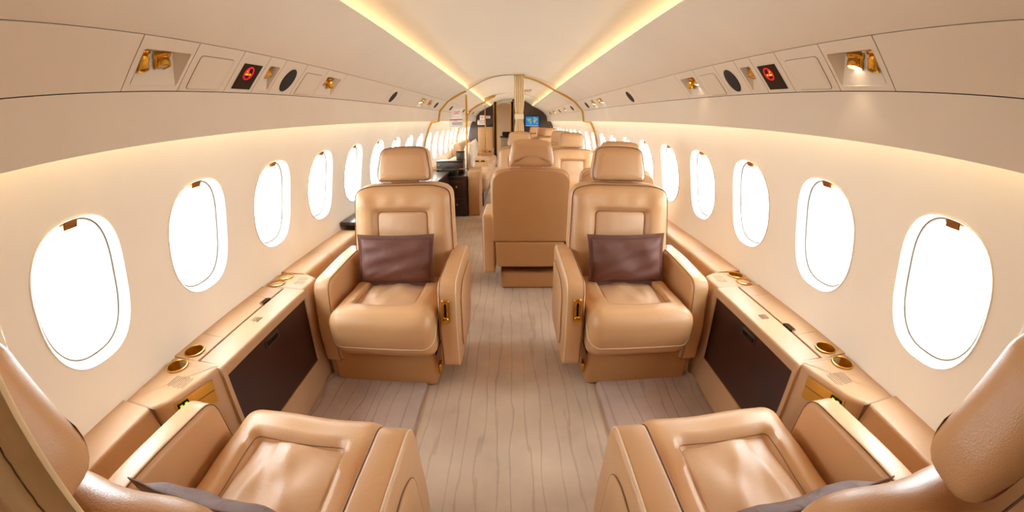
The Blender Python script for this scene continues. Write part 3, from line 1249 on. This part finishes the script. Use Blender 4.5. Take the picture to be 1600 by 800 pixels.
    trees = [BVHTree.FromPolygons(q.v, q.f) for q in (slab(ol, .130, .042, bplace, rings=34, k=5, front_fn=bfront), slab(resample(po, 80), .020, .008, lambda u, v, w_: (u, .300 - .098 - w_ + lean(v), v), rings=12, k=3, front_fn=pfront))]
    sm_ = []
    for (a, b) in offset(resample(po, 100), -.001):
        hy = [t_.ray_cast(Vector((a, -1, b)), Vector((0, 1, 0)))[0] for t_ in trees]
        sm_.append((a, min(h.y for h in hy if h), b))
    obj('pad_seam', X(tube(sm_, .002, True, 5)), 'seam', back)
    for (dw, mm) in ((.119, 'seam'), (.031, 'piping')):
        ring = [(u, .300 - dw + lean(v), v) for (u, v) in offset(ol, .0055 if dw > .1 else .001) if v > .42]
        k = max(range(len(ring)), key=lambda q: math.dist(ring[q], ring[(q + 1) % len(ring)]))
        ring = ring[k + 1:] + ring[:k + 1]
        obj('back_piping', X(tube(ring, .0024, False, 5)), mm, back)
    # hard rear shell in two panels
    so = round_poly([(-.262, .378), (.262, .378), (.262, .47), (.258, .84), (.18, .878), (-.18, .878), (-.258, .84), (-.262, .47)], [.005, .005, .01, .06, .06, .06, .06, .01], 6)
    obj('back_shell', X(slab(resample(so, 80), .022, .008, lambda u, v, w_: (u, .288 + w_ + lean(v), v), rings=5, k=3)), 'leather_back', root)
    so = round_poly([(-.235, .188), (.235, .188), (.245, .374), (-.245, .374)], .012, 4)
    obj('lower_shell', X(slab(resample(so, 60), .030, .008, lambda u, v, w_: (u, .268 + w_ + .04 * (v - .12), v), rings=4, k=3)), 'leather_back', root)
    # headrest
    ho = round_poly([(-.138, .908), (.138, .908), (.142, .95), (.122, 1.076), (.06, 1.086), (-.06, 1.086), (-.122, 1.076), (-.142, .95)], [.018, .018, .03, .05, .03, .03, .05, .03], 7)
    ho = resample(ho, 90)

    def hplace(u, v, w_):
        return (u * (1 + .06 * (1 - w_ / .105)), .378 - w_ + .12 * (v - .9), v)
    head = obj('headrest', X(slab(ho, .105, .040, hplace, rings=12, k=5, front_fn=lambda u, v: .012 * math.cos(u / .142 * 1.3) - .006)), 'leather', root, angle=60)
    obj('headrest_piping', X(tube([hplace(u, v, .083) for (u, v) in offset(ho, .0015)], .002, True, 5)), 'seam', head)
    obj('headrest_post', X(superbox(.15, .03, .05, .01, (0, .325, .89), 2, 2)), 'leather_back', root, angle=12)

    # arms
    for s in (-1, 1):
        ao = round_poly([(-.222, .140), (.285, .130), (.290, .565), (.10, .566), (-.215, .548), (-.236, .30)][::1], [.02, .02, .02, .10, .055, .03], 7)
        ao = resample(ao, 110)
        # outline in (y,z): make it counter-clockwise
        ar = sum(ao[i][0] * ao[(i + 1) % len(ao)][1] - ao[(i + 1) % len(ao)][0] * ao[i][1] for i in range(len(ao)))
        if ar < 0:
            ao = ao[::-1]
        wd = .088
        xin = .245

        def aplace(u, v, w_, s=s):
            return (s * (xin + wd - w_), u, v + .004 * math.sin(w_ / wd * PI))
        arm = obj('armrest', X(slab(ao, wd, .017, aplace, rings=8, k=5)), 'leather', root, angle=60)
        obj('arm_piping', X(tube([aplace(u, v, .079) for (u, v) in offset(ao, .0008)], .0018, True, 5)), 'seam', arm)
        if s > 0:
            obj('arm_piping', X(tube([aplace(u, v, .009) for (u, v) in offset(ao, .0015)], .0022, True, 5)), 'piping', arm)
            si = round_poly([(-.14, .20), (.25, .19), (.25, .50), (-.05, .50), (-.13, .46)], .04, 6)
            obj('side_panel', X(slab(resample(si, 60), .006, .0025, lambda u, v, w_: (xin + wd - .001 + w_, u, v), rings=4, k=2)), 'leather', arm)
            obj('side_panel_seam', X(tube([(xin + wd + .0025, u, v) for (u, v) in resample(si, 60)], .0020, True, 5)), 'leather_seam', arm)
            st = rrect(.036, .116, .0178, 7, xin + wd / 2 - .010, .425)
            # lever plate on the front face of the arm
            fy = -.2305
            lp = obj('lever_plate', X(slab(st, .006, .0025, lambda u, v, w_: (u, fy - w_ + .09 * (v - .425), v), rings=2, k=3)), 'gold', arm)
            obj('lever_slot', X(slab(rrect(.010, .070, .0045, 4, xin + wd / 2 - .010, .438), .0016, .0005, lambda u, v, w_: (u, fy - .006 - w_ + .09 * (v - .425), v), rings=1, k=1)), 'black', lp)
            obj('lever_rail', X(tube([(xin + wd / 2 - .010 + .010 * math.cos(t), fy - .0075 + .09 * (.043 * math.sin(t)), .425 + .043 * math.sin(t)) for t in [2 * PI * k / 28 for k in range(28)]], .0018, True, 5)), 'gold', lp)
            obj('lever_knob', X(lathe([(.0135, 0), (.0145, .004), (.0145, .010), (.012, .013), (.002, .014)], (xin + wd / 2 - .010, fy - .004, .390), (0, -1, .05), 20)), 'gold', lp)
    return root


def place_seat(o, x, y, rz, label):
    o.location = (x, y, 0)
    o.rotation_euler = (0, 0, rz)
    o['label'] = label


seatA = make_seat(1, 'left tan leather club seat facing the camera with a brown pillow')
seatB = make_seat(-1, 'right tan leather club seat facing the camera with a brown pillow')
NEAR = 2.285
place_seat(seatA, -.56, 1.78, 0, 'left tan leather club seat facing the camera with a brown pillow')
place_seat(seatB, .56, 1.79, 0, 'right tan leather club seat facing the camera with a brown pillow')
sc = [
    (seatB, -.56, NEAR - 1.78, PI, 'tan club seat in the bottom left corner seen from above its back'),
    (seatA, .565, NEAR - 1.77, PI, 'tan club seat in the bottom right corner seen from above its back'),
    (seatA, .13, 3.05, PI, 'tan seat on the aisle turned away, its plain back panel in the middle'),
    (seatA, .735, 3.09, PI, 'tan seat turned away, mostly hidden behind the right pillow seat'),
    (seatB, .705, 4.52, 0, 'tan seat facing the camera beyond the turned-away pair, by the right wall'),
    (seatB, .10, 4.66, 0, 'tan seat facing the camera directly beyond the middle seat back, half hidden'),
    (seatA, .69, 6.12, PI, 'tan seat turned away just beyond the right glass partition'),
    (seatB, .80, 8.2, 0, 'distant tan seat facing the camera near the right wall past the partition'),
    (seatA, .67, 9.15, PI, 'distant tan seat turned away behind the other far right seat'),
    (seatB, .60, 10.4, 0, 'farthest tan seat directly below the map screen'),
]
seats = []
for (src, x, y, rz, lb) in sc:
    c = copy_tree(src)
    place_seat(c, x, y, rz, lb)
    seats.append(c)
    if 'mostly hidden' in lb or 'by the right wall' in lb:   # pairs share the middle armrest
        arms = [k for k in bpy.data.objects if k.parent == c and k.name.startswith('armrest')]
        kill = min(arms, key=lambda k: math.cos(rz) * sum(v.co.x for v in k.data.vertices) / len(k.data.vertices))
        for q in [q for q in bpy.data.objects if q.parent and q.parent.parent == kill] + [q for q in bpy.data.objects if q.parent == kill] + [kill]:
            bpy.data.objects.remove(q)
    if y < 1:
        bk_ = [k for k in bpy.data.objects if k.parent == c and k.name.startswith('backrest')][0]
        for q in [k for k in bpy.data.objects if k.parent == bk_ and k.name.startswith('back_piping')]:
            if q.data.materials[0] == M['seam']:
                bpy.data.objects.remove(q)
            else:
                q.data = q.data.copy()
                q.data.materials[0] = M['seam']
    if y < 1:
        hd_ = [k for k in bpy.data.objects if k.parent == c and k.name.split('.')[0] == 'headrest'][0]
        for q in [k for k in bpy.data.objects if k.parent == hd_]:
            bpy.data.objects.remove(q)
    if y < 1:                                    # the two near seats are a little reclined
        piv = Matrix.Translation((0, .25, .42))
        R_ = piv @ Matrix.Rotation(math.radians(-12.5), 4, 'X') @ piv.inverted()
        piv = Matrix.Translation((0, .27, .91))
        H_ = Matrix.Translation((0, .046, .012)) @ piv @ Matrix.Rotation(math.radians(-7), 4, 'X') @ piv.inverted()
        for q in [k for k in bpy.data.objects if k.parent == c]:
            if q.name.split('.')[0] in ('backrest', 'back_pad', 'back_shell', 'lower_shell'):
                q.matrix_local = R_ @ q.matrix_local
            if q.name.split('.')[0] in ('headrest', 'headrest_post'):
                q.matrix_local = H_ @ q.matrix_local


# pillows
def pillow(name, W, H, T, m, label, loc, rot, group=None, seed=0, corner=True):
    rnd = random.Random(seed)
    root = thing(name, label, 'pillow', loc, 0, group)
    root.rotation_euler = rot
    n = 30
    ph = [rnd.uniform(0, 6) for _ in range(6)]

    def edge(u, v):
        # slight inward bow of the sides so that corners stick out
        x = u * W / 2 * (1 - .05 * (1 - v * v))
        z = v * H / 2 * (1 - .07 * (1 - u * u))
        return x, z

    def thick(u, v):
        a = max(0, (1 - u ** 4) * (1 - v ** 4)) ** .55
        f = 1 + .10 * math.sin(5 * u + 3 * v + ph[0]) + .08 * math.sin(9 * v - 4 * u + ph[1])
        f -= .22 * math.exp(-((u * .8 - v * .5 + .25 * math.sin(3 * v + ph[2])) / .12) ** 2) * (1 - v) * .4
        f += .10 * math.sin(16 * u + ph[3] + 2 * v) * max(0, abs(v) - .4)
        return T / 2 * a * f
    g = G()
    v, f = [], []
    for s in (-1, 1):
        for i in range(n + 1):
            for j in range(n + 1):
                a = math.sin((i / n * 2 - 1) * PI / 2)
                b = math.sin((j / n * 2 - 1) * PI / 2)
                x, z = edge(a, b)
                v.append((x, s * thick(a, b), z))
    N = (n + 1) ** 2
    for s in range(2):
        for i in range(n):
            for j in range(n):
                q = s * N + i * (n + 1) + j
                f.append((q, q + 1, q + n + 2, q + n + 1))
    g.add(v, f)
    obj('cushion_body', g, m, root, angle=80)
    if corner:
        per = [(-1 + 2 * k / 20, -1) for k in range(20)] + [(1, -1 + 2 * k / 20) for k in range(20)] + [(1 - 2 * k / 20, 1) for k in range(20)] + [(-1, 1 - 2 * k / 20) for k in range(20)]
        fl = G()
        vv, ff = [], []
        P_ = [edge(a, b) for (a, b) in per]
        k = len(P_)
        for (x, z) in P_:
            sx, sz = 1 + .018 / (W / 2), 1 + .018 / (H / 2)
            wv = .0015 * math.sin(x * 60 + z * 50)
            vv += [(x * .97, .002, z * .97), (x * .97, -.002, z * .97), (x * sx, -.0015 + wv, z * sz), (x * sx, .0015 + wv, z * sz)]
        for i in range(k):
            j = (i + 1) % k
            for q in range(4):
                r = (q + 1) % 4
                ff.append((i * 4 + q, i * 4 + r, j * 4 + r, j * 4 + q))
        fl.add(vv, ff)
        obj('flange', fl, m, root, angle=80)
    return root


pillow('throw_pillow', .362, .225, .12, 'pillow', 'brown leather pillow leaning on the left club seat that faces the camera', (-.572, 1.855, .550), (math.radians(-12), math.radians(0), 0), None, 1)
pillow('throw_pillow', .362, .225, .12, 'pillow', 'brown leather pillow leaning on the right club seat that faces the camera', (.568, 1.865, .550), (math.radians(-12), math.radians(-1.5), 0), None, 5)
pillow('throw_pillow', .40, .235, .11, 'pillow_grey', 'mauve pillow lying on the near seat in the bottom left corner', (-.562, .380, .475), (math.radians(12), 0, 0), None, 9)
pillow('throw_pillow', .40, .235, .11, 'pillow_grey', 'mauve pillow lying on the near seat in the bottom right corner', (.562, .385, .475), (math.radians(12), 0, 0), None, 12)

# floor mats between the facing seats
for side in (-1, 1):
    nm = SN[side]
    o = [(x, y) for (x, y) in round_poly([(.405, .70), (.915, .70), (.915, 1.60), (.875, 1.665), (.405, 1.60)], .01, 3)]
    g = slab(resample(o, 120), .020, .006, lambda a, b, w_: (side * a, b, .001 + w_ + .016 * math.exp(-((a - .90) / .03) ** 2 - ((b - 1.55) / .10) ** 2)), rings=10, k=2, back=False)
    t = obj('floor_mat', g, 'mat')
    tag(t, 'ribbed taupe carpet mat on the floor between the two %s facing seats' % nm, 'mat')

# ------------------------------------------------------------------ curtain by the camera, at the doorway behind the near left seat
g = G()
v, f = [], []
nx, nz = 90, 10
for i in range(nx + 1):
    s = i / nx
    x = -.248 - .46 * s
    for j in range(nz + 1):
        z = .012 + (1.53 - .012) * j / nz
        y = .064 - .060 * sstep(.0, .36, s) + .008 * math.sin(s * 46 + .4) + .003 * math.sin(s * 97 + 1) + .002 * math.sin(z * 3 + s * 20)
        v.append((x, y, z))
for i in range(nx):
    for j in range(nz):
        q = i * (nz + 1) + j
        f.append((q, q + 1, q + nz + 2, q + nz + 1))
g.add(v, f)
g.add([(x, y - .003, z) for (x, y, z) in v], f)
k0 = len(v)
g.f += [(j, j + 1, k0 + j + 1, k0 + j) for j in range(nz)]
cur = thing('door_curtain', 'tan curtain with frayed stitched hem hanging at the lower left edge', 'curtain', (0, 0, 0))
obj('curtain_cloth', g, 'curtain', cur, angle=80)
hem = [(v[j][0] - .030, v[6 * (nz + 1) + j][1] + .003, v[j][2]) for j in range(nz + 1)]
hem = []
for j in range(0, 241):
    z = .03 + 1.48 * j / 240
    s = .060
    y = .064 - .060 * sstep(.0, .36, s) + .008 * math.sin(s * 46 + .4) + .003 * math.sin(s * 97 + 1) + .002 * math.sin(z * 3 + s * 20)
    hem.append((-.248 - .46 * s + .0006 * math.sin(j * 2.2), y - .0038 + .0004 * math.sin(j * 3.1), z))
obj('hem_stitching', tube(hem, .0007, False, 5), 'seam', cur)
obj('hem_stitching', tube([(x - .020, y + .0005, z) for (x, y, z) in hem], .0006, False, 5), 'seam', cur)

# ------------------------------------------------------------------ partitions


def section(side, y, top):
    pass


def band(pts, y, r, side):
    return tube([(side * x, y, z) for (x, z) in pts], r, False, 6)


def strip(pts, y0, y1, wd):
    """a flat gold trim following (x,z) points, wd wide across the path, y0..y1 deep"""
    g = G()
    P_ = [Vector(p) for p in pts]
    v, f = [], []
    n = len(P_)
    for i in range(n):
        t = (P_[min(i + 1, n - 1)] - P_[max(i - 1, 0)]).normalized()
        q = Vector((-t.y, t.x)) * wd / 2
        for (p, y) in ((P_[i] + q, y0), (P_[i] - q, y0), (P_[i] - q, y1), (P_[i] + q, y1)):
            v.append((p.x, y, p.y))
    for i in range(n - 1):
        for k in range(4):
            j = (k + 1) % 4
            f.append((i * 4 + k, i * 4 + j, (i + 1) * 4 + j, (i + 1) * 4 + k))
    f.append((0, 1, 2, 3))
    f.append(tuple(range((n - 1) * 4, n * 4)))
    return g.add(v, f)


wallprof = [(RW * math.cos(a) - .004, ZC + RW * math.sin(a)) for a in [math.radians(t) for t in (26, 22, 18, 14, 10, 6, 2, -2, -6, -10)]]


def side_edge(inset=.012):
    """outer edge of a partition from the cove down to the ledge, right side"""
    p = [(.555, 1.627), (.70, 1.553), (.82, 1.486), (.925, 1.362), (.945, 1.225), (1.00, 1.218), (1.035, 1.216)] + [q for q in wallprof if q[1] < 1.20]
    return p


def glass_wall(y, edge_x, side, zb, label, gold_arch, exitsign, name='glass_partition', k=1.0):
    t = thing(name, label, 'partition')
    e = [q for q in side_edge() if q[0] >= edge_x - .001 or True]
    poly = [(edge_x, zb)] + [(q[0] - .004, q[1]) for q in reversed(e) if q[1] > zb]
    if edge_x < .555:
        xs = [edge_x + (.555 - edge_x) * j / 8 for j in range(8, -1, -1)]
        poly += [(x, arch_z(x) - .004) for x in xs[1:]]
    else:
        poly += [(edge_x, 1.56)]
        poly = [p for p in poly if p[0] >= edge_x - .0005]
    n = len(poly)
    g = G()
    g.add([(side * x, y, z) for (x, z) in poly] + [(side * x, y + .008, z) for (x, z) in poly],
          [tuple(range(n)), tuple(range(n, 2 * n))[::-1]] + [(q, (q + 1) % n, n + (q + 1) % n, n + q) for q in range(n)])
    obj('glass_panel', g, 'glass', t, smooth=False)
    tr = [(side * q[0], q[1]) for q in e if q[0] >= edge_x + .01]
    if not gold_arch:
        tr = [(side * edge_x, 1.627 - .51 * (edge_x - .555))] + tr
    if gold_arch:
        xs = [edge_x + (.555 - edge_x) * j / 10 for j in range(11)]
        tr = [(side * x, arch_z(x) - .006) for x in xs] + tr
    obj('gold_trim', strip(tr, y - .012, y + .02, .030 * k), 'gold_matte', t, smooth=False)
    if edge_x > .3:
        zt = 1.56
        obj('edge_rail', box(*sorted((side * (edge_x - .016 * k), side * (edge_x + .004))), y - .012, y + .02, zb, zt), 'gold', t, smooth=False)
        obj('bottom_rail', box(*sorted((side * edge_x, side * 1.12)), y - .008, y + .016, zb, zb + .014), 'gold_matte', t, smooth=False)
    return t


def exit_sign(x0, x1, z0, z1, y, label, m='card', frame=True, group=None):
    t = thing('exit_sign', label, 'sign', group=group)
    obj('sign_plate', superbox(x1 - x0, .006, z1 - z0, .0025, ((x0 + x1) / 2, y, (z0 + z1) / 2), 2, 2), 'card', t, angle=12)
    w_ = x1 - x0
    if frame:
        o = rrect(w_ * .80, (z1 - z0) * .74, .004, 3, (x0 + x1) / 2, (z0 + z1) / 2)
        obj('sign_border', tube([(a, y - .0035, b) for (a, b) in o], .0012, True, 4), 'sign_ink', t)
    text_mesh('sign_text', 'EXIT', w_ * .36, lambda a, b, c: ((x0 + x1) / 2 + a * .80, y - .0042 - c, (z0 + z1) / 2 + b * 1.25), 'red', t)
    return t


def placard(x0, x1, z0, z1, y, label):
    t = thing('notice_placard', label, 'sign')
    obj('sign_plate', superbox(x1 - x0, .005, z1 - z0, .002, ((x0 + x1) / 2, y, (z0 + z1) / 2), 2, 2), 'card', t, angle=12)
    obj('red_stripe', box(x0 + .002, x1 - .002, y - .0040, y - .0026, z1 - .024, z1 - .012), 'red', t, smooth=False)
    g = G()
    rnd = random.Random(3)
    w_ = x1 - x0
    for (r, a, b, h) in ((.30, .35, .60, .006), (.47, .22, .97, .010), (.60, .22, .97, .010), (.70, .25, .97, .008), (.88, .08, .95, .005)):
        x = x0 + a * w_
        z = z1 - r * (z1 - z0)
        while x < x0 + b * w_:
            d = rnd.uniform(.004, .012)
            box(x, x + d, y - .0036, y - .0026, z - h / 2, z + h / 2, g)
            x += d + .004
    obj('printed_lines', g, 'sign_ink', t, smooth=False)
    return t


glass_wall(5.36, .585, -1, .585, 'left clear glass partition with gold trim bearing an exit sign', False, True)
exit_sign(-.765, -.632, 1.262, 1.392, 5.352, 'white exit sign on the near left glass partition')
placard(-.805, -.628, 1.142, 1.257, 5.352, 'white notice with a red stripe under the near exit sign')
glass_wall(5.42, .16, 1, .02, 'right clear glass partition edged by a gold arch', True, False)
t = thing('exit_decal', 'small red exit lettering on the right glass partition', 'sign')
text_mesh('decal_text', 'EXIT', .045, lambda a, b, c: (.212 + a, 5.415 - c, 1.608 + b), 'red', t)
glass_wall(8.75, .56, -1, .55, 'far left glass partition with gold trim beside the divan', False, True, k=1.1)
exit_sign(-.665, -.565, 1.250, 1.345, 8.742, 'far exit sign on the second left glass partition')
placard(-.715, -.562, 1.145, 1.245, 8.742, 'far white notice under the second exit sign')
# gold arch trim on the ceiling and left panel at the second partition, plus the ceiling seam of the first
xs = [-.335 - .22 * j / 6 for j in range(7)]
pts = [(x, arch_z(x) - .006) for x in xs] + [(-q[0], q[1]) for q in side_edge()[:6]]
tag(obj('arch_trim', strip(pts, 8.60, 8.64, .036), 'gold_matte', smooth=False), 'thin gold arch strip on the far left ceiling panel', 'trim')
xs = [.12 - .675 * j / 14 for j in range(15)]
tag(obj('ceiling_seam', strip([(x, arch_z(x) - .001) for x in xs], 5.36, 5.366, .005), 'seam', smooth=False), 'thin dark seam arching over the ceiling from the left cove', 'seam')

# cream headers closing the ceiling above the two arches
for (k, y) in ((10, 5.368), (11, 8.645)):
    xs = [-.555 + 1.11 * j / 30 for j in range(31)]
    lo_, hi_ = [(x, arch_z(x)) for x in xs], [(x, ceil_z(x) + .004) for x in xs]
    n = len(xs)
    g = G()
    g.add([(x, y, z) for (x, z) in lo_ + hi_] + [(x, y + .05, z) for (x, z) in lo_ + hi_],
          [(j, j + 1, n + j + 1, n + j) for j in range(n - 1)] + [(2 * n + j, 2 * n + n + j, 2 * n + n + j + 1, 2 * n + j + 1) for j in range(n - 1)] + [(j, 2 * n + j, 2 * n + j + 1, j + 1) for j in range(n - 1)])
    struct('trim_%d' % k, g, 'ceil', smooth=False)

# gathered curtain tied at the right partition
g = G()
v, f = [], []
nx, nz = 70, 24
for i in range(nx + 1):
    s = i / nx
    for j in range(nz + 1):
        r = j / nz
        z = .02 + 1.78 * r
        pinch = 1 - .25 * math.exp(-((z - 1.27) / .10) ** 2)
        x = .095 + (s - .5) * .125 * pinch
        y = 5.27 + .014 * math.sin(s * 2 * PI * 5) * pinch
        v.append((x, y, z))
for i in range(nx):
    for j in range(nz):
        q = i * (nz + 1) + j
        f.append((q, q + 1, q + nz + 2, q + nz + 1))
g.add(v, f)
g.add([(x, y + .004, z) for (x, y, z) in v], f)
cur = thing('aisle_curtain', 'gathered beige curtain hanging from the ceiling arch beside the aisle', 'curtain')
obj('curtain_cloth', g, 'curtain_light', cur, angle=80)
obj('tie_band', superbox(.112, .080, .07, .008, (.095, 5.272, 1.27), 2, 3), 'curtain_light', cur, angle=12)
obj('curtain_rail', box(.025, .165, 5.255, 5.285, 1.79, 1.805), 'gold', cur, smooth=False)

# ------------------------------------------------------------------ far bulkhead with doorway
YB = 11.1
sec = [(.97, .0), (1.05, .15)] + [(RW * math.cos(a), ZC + RW * math.sin(a)) for a in [A_LO + (math.radians(27) - A_LO) * k / 8 for k in range(9)]] + [(.95, 1.235), (.93, 1.364), (.83, 1.481), (.70, 1.56), (.56, 1.63)]
secR = sec + [(.50, 1.68), (.35, 1.765), (.20, 1.80), (.04, 1.813), (.02, 1.813)]


def plate(pts, y0, y1, g=None):
    g = g or G()
    n = len(pts)
    return g.add([(x, y0, z) for (x, z) in pts] + [(x, y1, z) for (x, z) in pts],
                 [tuple(range(n)), tuple(range(n, 2 * n))[::-1]] + [(q, (q + 1) % n, n + (q + 1) % n, n + q) for q in range(n)])


struct('wall_bulkhead_right', plate([(.02, 0)] + secR, YB, YB + .05), 'wood', smooth=False)
secL = [(-x, z) for (x, z) in sec] + [(-.50, 1.68), (-.43, 1.72), (-.43, 0)]
struct('wall_bulkhead_left', plate(secL, YB, YB + .05), 'wood', smooth=False)
struct('trim_7', plate([(-.43, 1.72), (-.43, 1.60), (-.40, 1.66), (-.30, 1.70), (-.2, 1.71), (-.10, 1.70), (0.0, 1.66), (.02, 1.60), (.02, 1.81), (-.2, 1.80), (-.35, 1.765)], YB, YB + .05), 'panel', smooth=False)
tag(obj('bulkhead_pad', superbox(.40, .04, .95, .015, (-.69, YB - .03, .60), 3, 4), 'leather_back'), 'tall tan leather panel on the far left dark bulkhead', 'panel')
t = thing('door_frame', 'far doorway frame with dark post and gold edges', 'door frame')
for (x, a) in ((-.43, 1), (.02, -1)):
    obj('dark_post', box(x - .03, x + .03, YB - .10, YB + .08, 0, 1.74), 'black', t, smooth=False)
    obj('gold_edge', box(x - .046, x - .03, YB - .11, YB - .07, 0, 1.75), 'gold', t, smooth=False)
    obj('gold_edge', box(x + .03, x + .046, YB - .11, YB - .07, 0, 1.75), 'gold', t, smooth=False)
exit_sign(-.72, -.565, 1.30, 1.37, YB - .02, 'farthest exit sign on the dark left bulkhead', frame=False)

# map screen
t = thing('map_screen', 'wall screen showing a world map on the dark far bulkhead', 'screen')
X0, X1, Z0, Z1 = .375, .715, 1.095, 1.345
obj('bezel', superbox(X1 - X0 + .03, .03, Z1 - Z0 + .03, .006, ((X0 + X1) / 2, YB - .015, (Z0 + Z1) / 2), 2, 2), 'black', t, angle=12)
scn = obj('display', box(X0, X1, YB - .034, YB - .030, Z0, Z1), 'tv_sea', t, smooth=False)


def land(pts, m, name):
    q = [(X0 + (X1 - X0) * a, Z0 + (Z1 - Z0) * b) for (a, b) in pts]
    obj(name, plate(q, YB - .0365, YB - .034), m, scn, smooth=False)


land([(.08, .74), (.16, .80), (.30, .80), (.42, .76), (.44, .66), (.38, .62), (.36, .54), (.30, .56), (.26, .46), (.20, .52), (.14, .62), (.08, .66)], 'tv_land', 'land_map')
land([(.30, .50), (.40, .52), (.46, .44), (.44, .34), (.36, .20), (.34, .12), (.31, .30)][::-1], 'tv_land', 'land_map')
land([(.60, .60), (.66, .64), (.74, .62), (.78, .54), (.74, .46), (.72, .32), (.68, .24), (.65, .38), (.60, .48)][::-1], 'tv_sand', 'land_map')
land([(.60, .70), (.66, .80), (.78, .84), (.92, .82), (.95, .72), (.88, .64), (.84, .54), (.78, .58), (.70, .68)][::-1], 'tv_land', 'land_map')
land([(.84, .34), (.92, .36), (.94, .26), (.86, .24)][::-1], 'tv_sand', 'land_map')
land([(.02, .04), (.98, .04), (.98, .0), (.02, .0)][::-1], 'tv_ice', 'map_caption_bar')
land([(.62, .92), (.74, .95), (.72, .88), (.64, .87)][::-1], 'tv_ice', 'land_map')

# galley beyond the doorway
t = thing('galley_counter', 'small counter with dark objects seen through the far doorway', 'counter')
obj('cabinet', superbox(.34, .5, .74, .02, (-.16, 12.3, .37), 2, 3), 'divan', t, angle=12)
obj('countertop', superbox(.36, .54, .035, .01, (-.16, 12.3, .77), 2, 3), 'wood', t, angle=12)
tag(obj('galley_basket', superbox(.24, .28, .12, .03, (-.15, 12.25, .852), 3, 3), 'gap'), 'dark basket on the far galley counter', 'basket')

# ------------------------------------------------------------------ left credenza, boxes, divan
t = thing('end_cabinet', 'dark wood cabinet with small gold knobs in front of the left glass partition', 'cabinet')
obj('carcass', box(-.965, -.565, 5.15, 5.75, .012, .500), 'wood', t, smooth=False)
obj('cabinet_top', superbox(.56, .62, .022, .006, (-.845, 5.45, .512), 2, 3), 'wood', t, angle=12)
for z in (.13, .36):
    d = obj('drawer', superbox(.20, .016, .205, .005, (-.70, 5.143, z), 2, 2), 'wood', t, angle=12)
    obj('knob', lathe([(.010, 0), (.006, .006), (.012, .014), (.012, .020), (.004, .024)], (-.70, 5.136, z + .03), (0, -1, 0), 14), 'gold', d)
t = thing('wall_credenza', 'long low dark wood credenza along the left wall behind the pillow seat', 'cabinet')
obj('carcass', box(-.965, -.80, 2.52, 5.13, .0, .555), 'wood', t, smooth=False)
obj('credenza_top', superbox(.36, 2.62, .03, .006, (-.965, 3.825, .572), 2, 4), 'wood', t)
for k in range(4):
    d = obj('cabinet_door', superbox(.016, .60, .44, .005, (-.796, 2.84 + .65 * k, .29), 2, 2), 'wood', t, angle=12)
    obj('knob', lathe([(.010, 0), (.006, .006), (.012, .014), (.004, .022)], (-.79, 2.60 + .65 * k, .40), (1, 0, 0), 12), 'gold', d)
t = thing('flat_box', 'flat black box with pale lid on the dark cabinet at the left partition', 'box')
obj('box_body', superbox(.23, .20, .075, .006, (-.80, 5.255, .561), 2, 2), 'black', t, angle=12)
obj('box_lid', superbox(.225, .195, .008, .003, (-.80, 5.255, .602), 2, 2), 'black', t, angle=12)
t = thing('wood_chest', 'dark wooden chest behind the left glass partition', 'chest')
obj('chest_body', superbox(.36, .26, .150, .006, (-.82, 5.56, .600), 2, 2), 'wood', t, angle=12)
obj('chest_lid', superbox(.37, .27, .020, .005, (-.82, 5.56, .685), 2, 2), 'wood', t, angle=12)
obj('chest_plate', box(-.985, -.96, 5.426, 5.43, .635, .648), 'lens', t, smooth=False)
t = thing('small_wood_box', 'small dark cube box standing on the wooden chest', 'box')
obj('box_body', superbox(.105, .12, .105, .006, (-.690, 5.58, .750), 2, 2), 'wood', t, angle=12)
obj('box_lid', superbox(.112, .126, .014, .004, (-.690, 5.58, .809), 2, 2), 'black', t, angle=12)

# divan
t = thing('divan', 'tan leather divan with gold plated arm boxes along the left wall', 'sofa')
obj('plinth', box(-.95, -.40, 5.78, 9.40, .004, .20), 'wood', t, smooth=False)
for k in range(4):
    y = 6.23 + .92 * k
    obj('seat_cushion', superbox(.60, .90, .24, .07, (-.635, y, .33), 4, 4), 'divan', t)
    h = .18 if k < 2 else .42
    obj('back_cushion', superbox(.17, .90, h, .06, (-1.0, y, .40 + h / 2), 4, 4, lambda x, yy, z: (x - .06 * (z - .4), yy, z)), 'divan', t)
for (y, zt) in ((6.98, .610), (9.2, .615)):
    arm = obj('arm_box', superbox(.27, .10, zt - .40, .012, (-.535, y + .05, (.40 + zt) / 2), 2, 3), 'divan', t, angle=12)
    obj('gold_plate', box(-.63, -.44, y - .006, y, zt - .085, zt - .055), 'gold_matte', arm, smooth=False)
    obj('plate_inset', box(-.615, -.555, y - .009, y - .006, zt - .080, zt - .060), 'black', arm, smooth=False)
    obj('plate_inset', box(-.515, -.455, y - .009, y - .006, zt - .080, zt - .060), 'black', arm, smooth=False)
tag(obj('divan_end_panel', superbox(.150, .50, .585, .014, (-.484, 5.43, .2935), 3, 4), 'leather_back'), 'tall tan end panel standing beside the dark cabinet at the aisle', 'panel')
for (y, x, z, ry, rz, sz, lb) in (
        (5.92, -.60, .655, 0, 22, .36, 'cream pillow standing at the near end of the divan by the glass partition'),
        (7.55, -.79, .635, 0, 15, .32, 'cream pillow on the divan just beyond its first arm box'),
        (7.98, -.78, .635, 0, -6, .36, 'cream pillow leaning in the middle of the divan'),
        (8.40, -.80, .635, 0, 12, .32, 'cream pillow on the divan beyond the middle pillow'),
        (8.82, -.80, .635, 0, 5, .34, 'farthest cream pillow on the divan')):
    pillow('divan_pillow', sz, sz, .13, 'pillow_cream', lb, (x, y, z), (0, math.radians(-18), math.radians(70 + rz)), 'cream divan pillows', int(y * 10), corner=False)
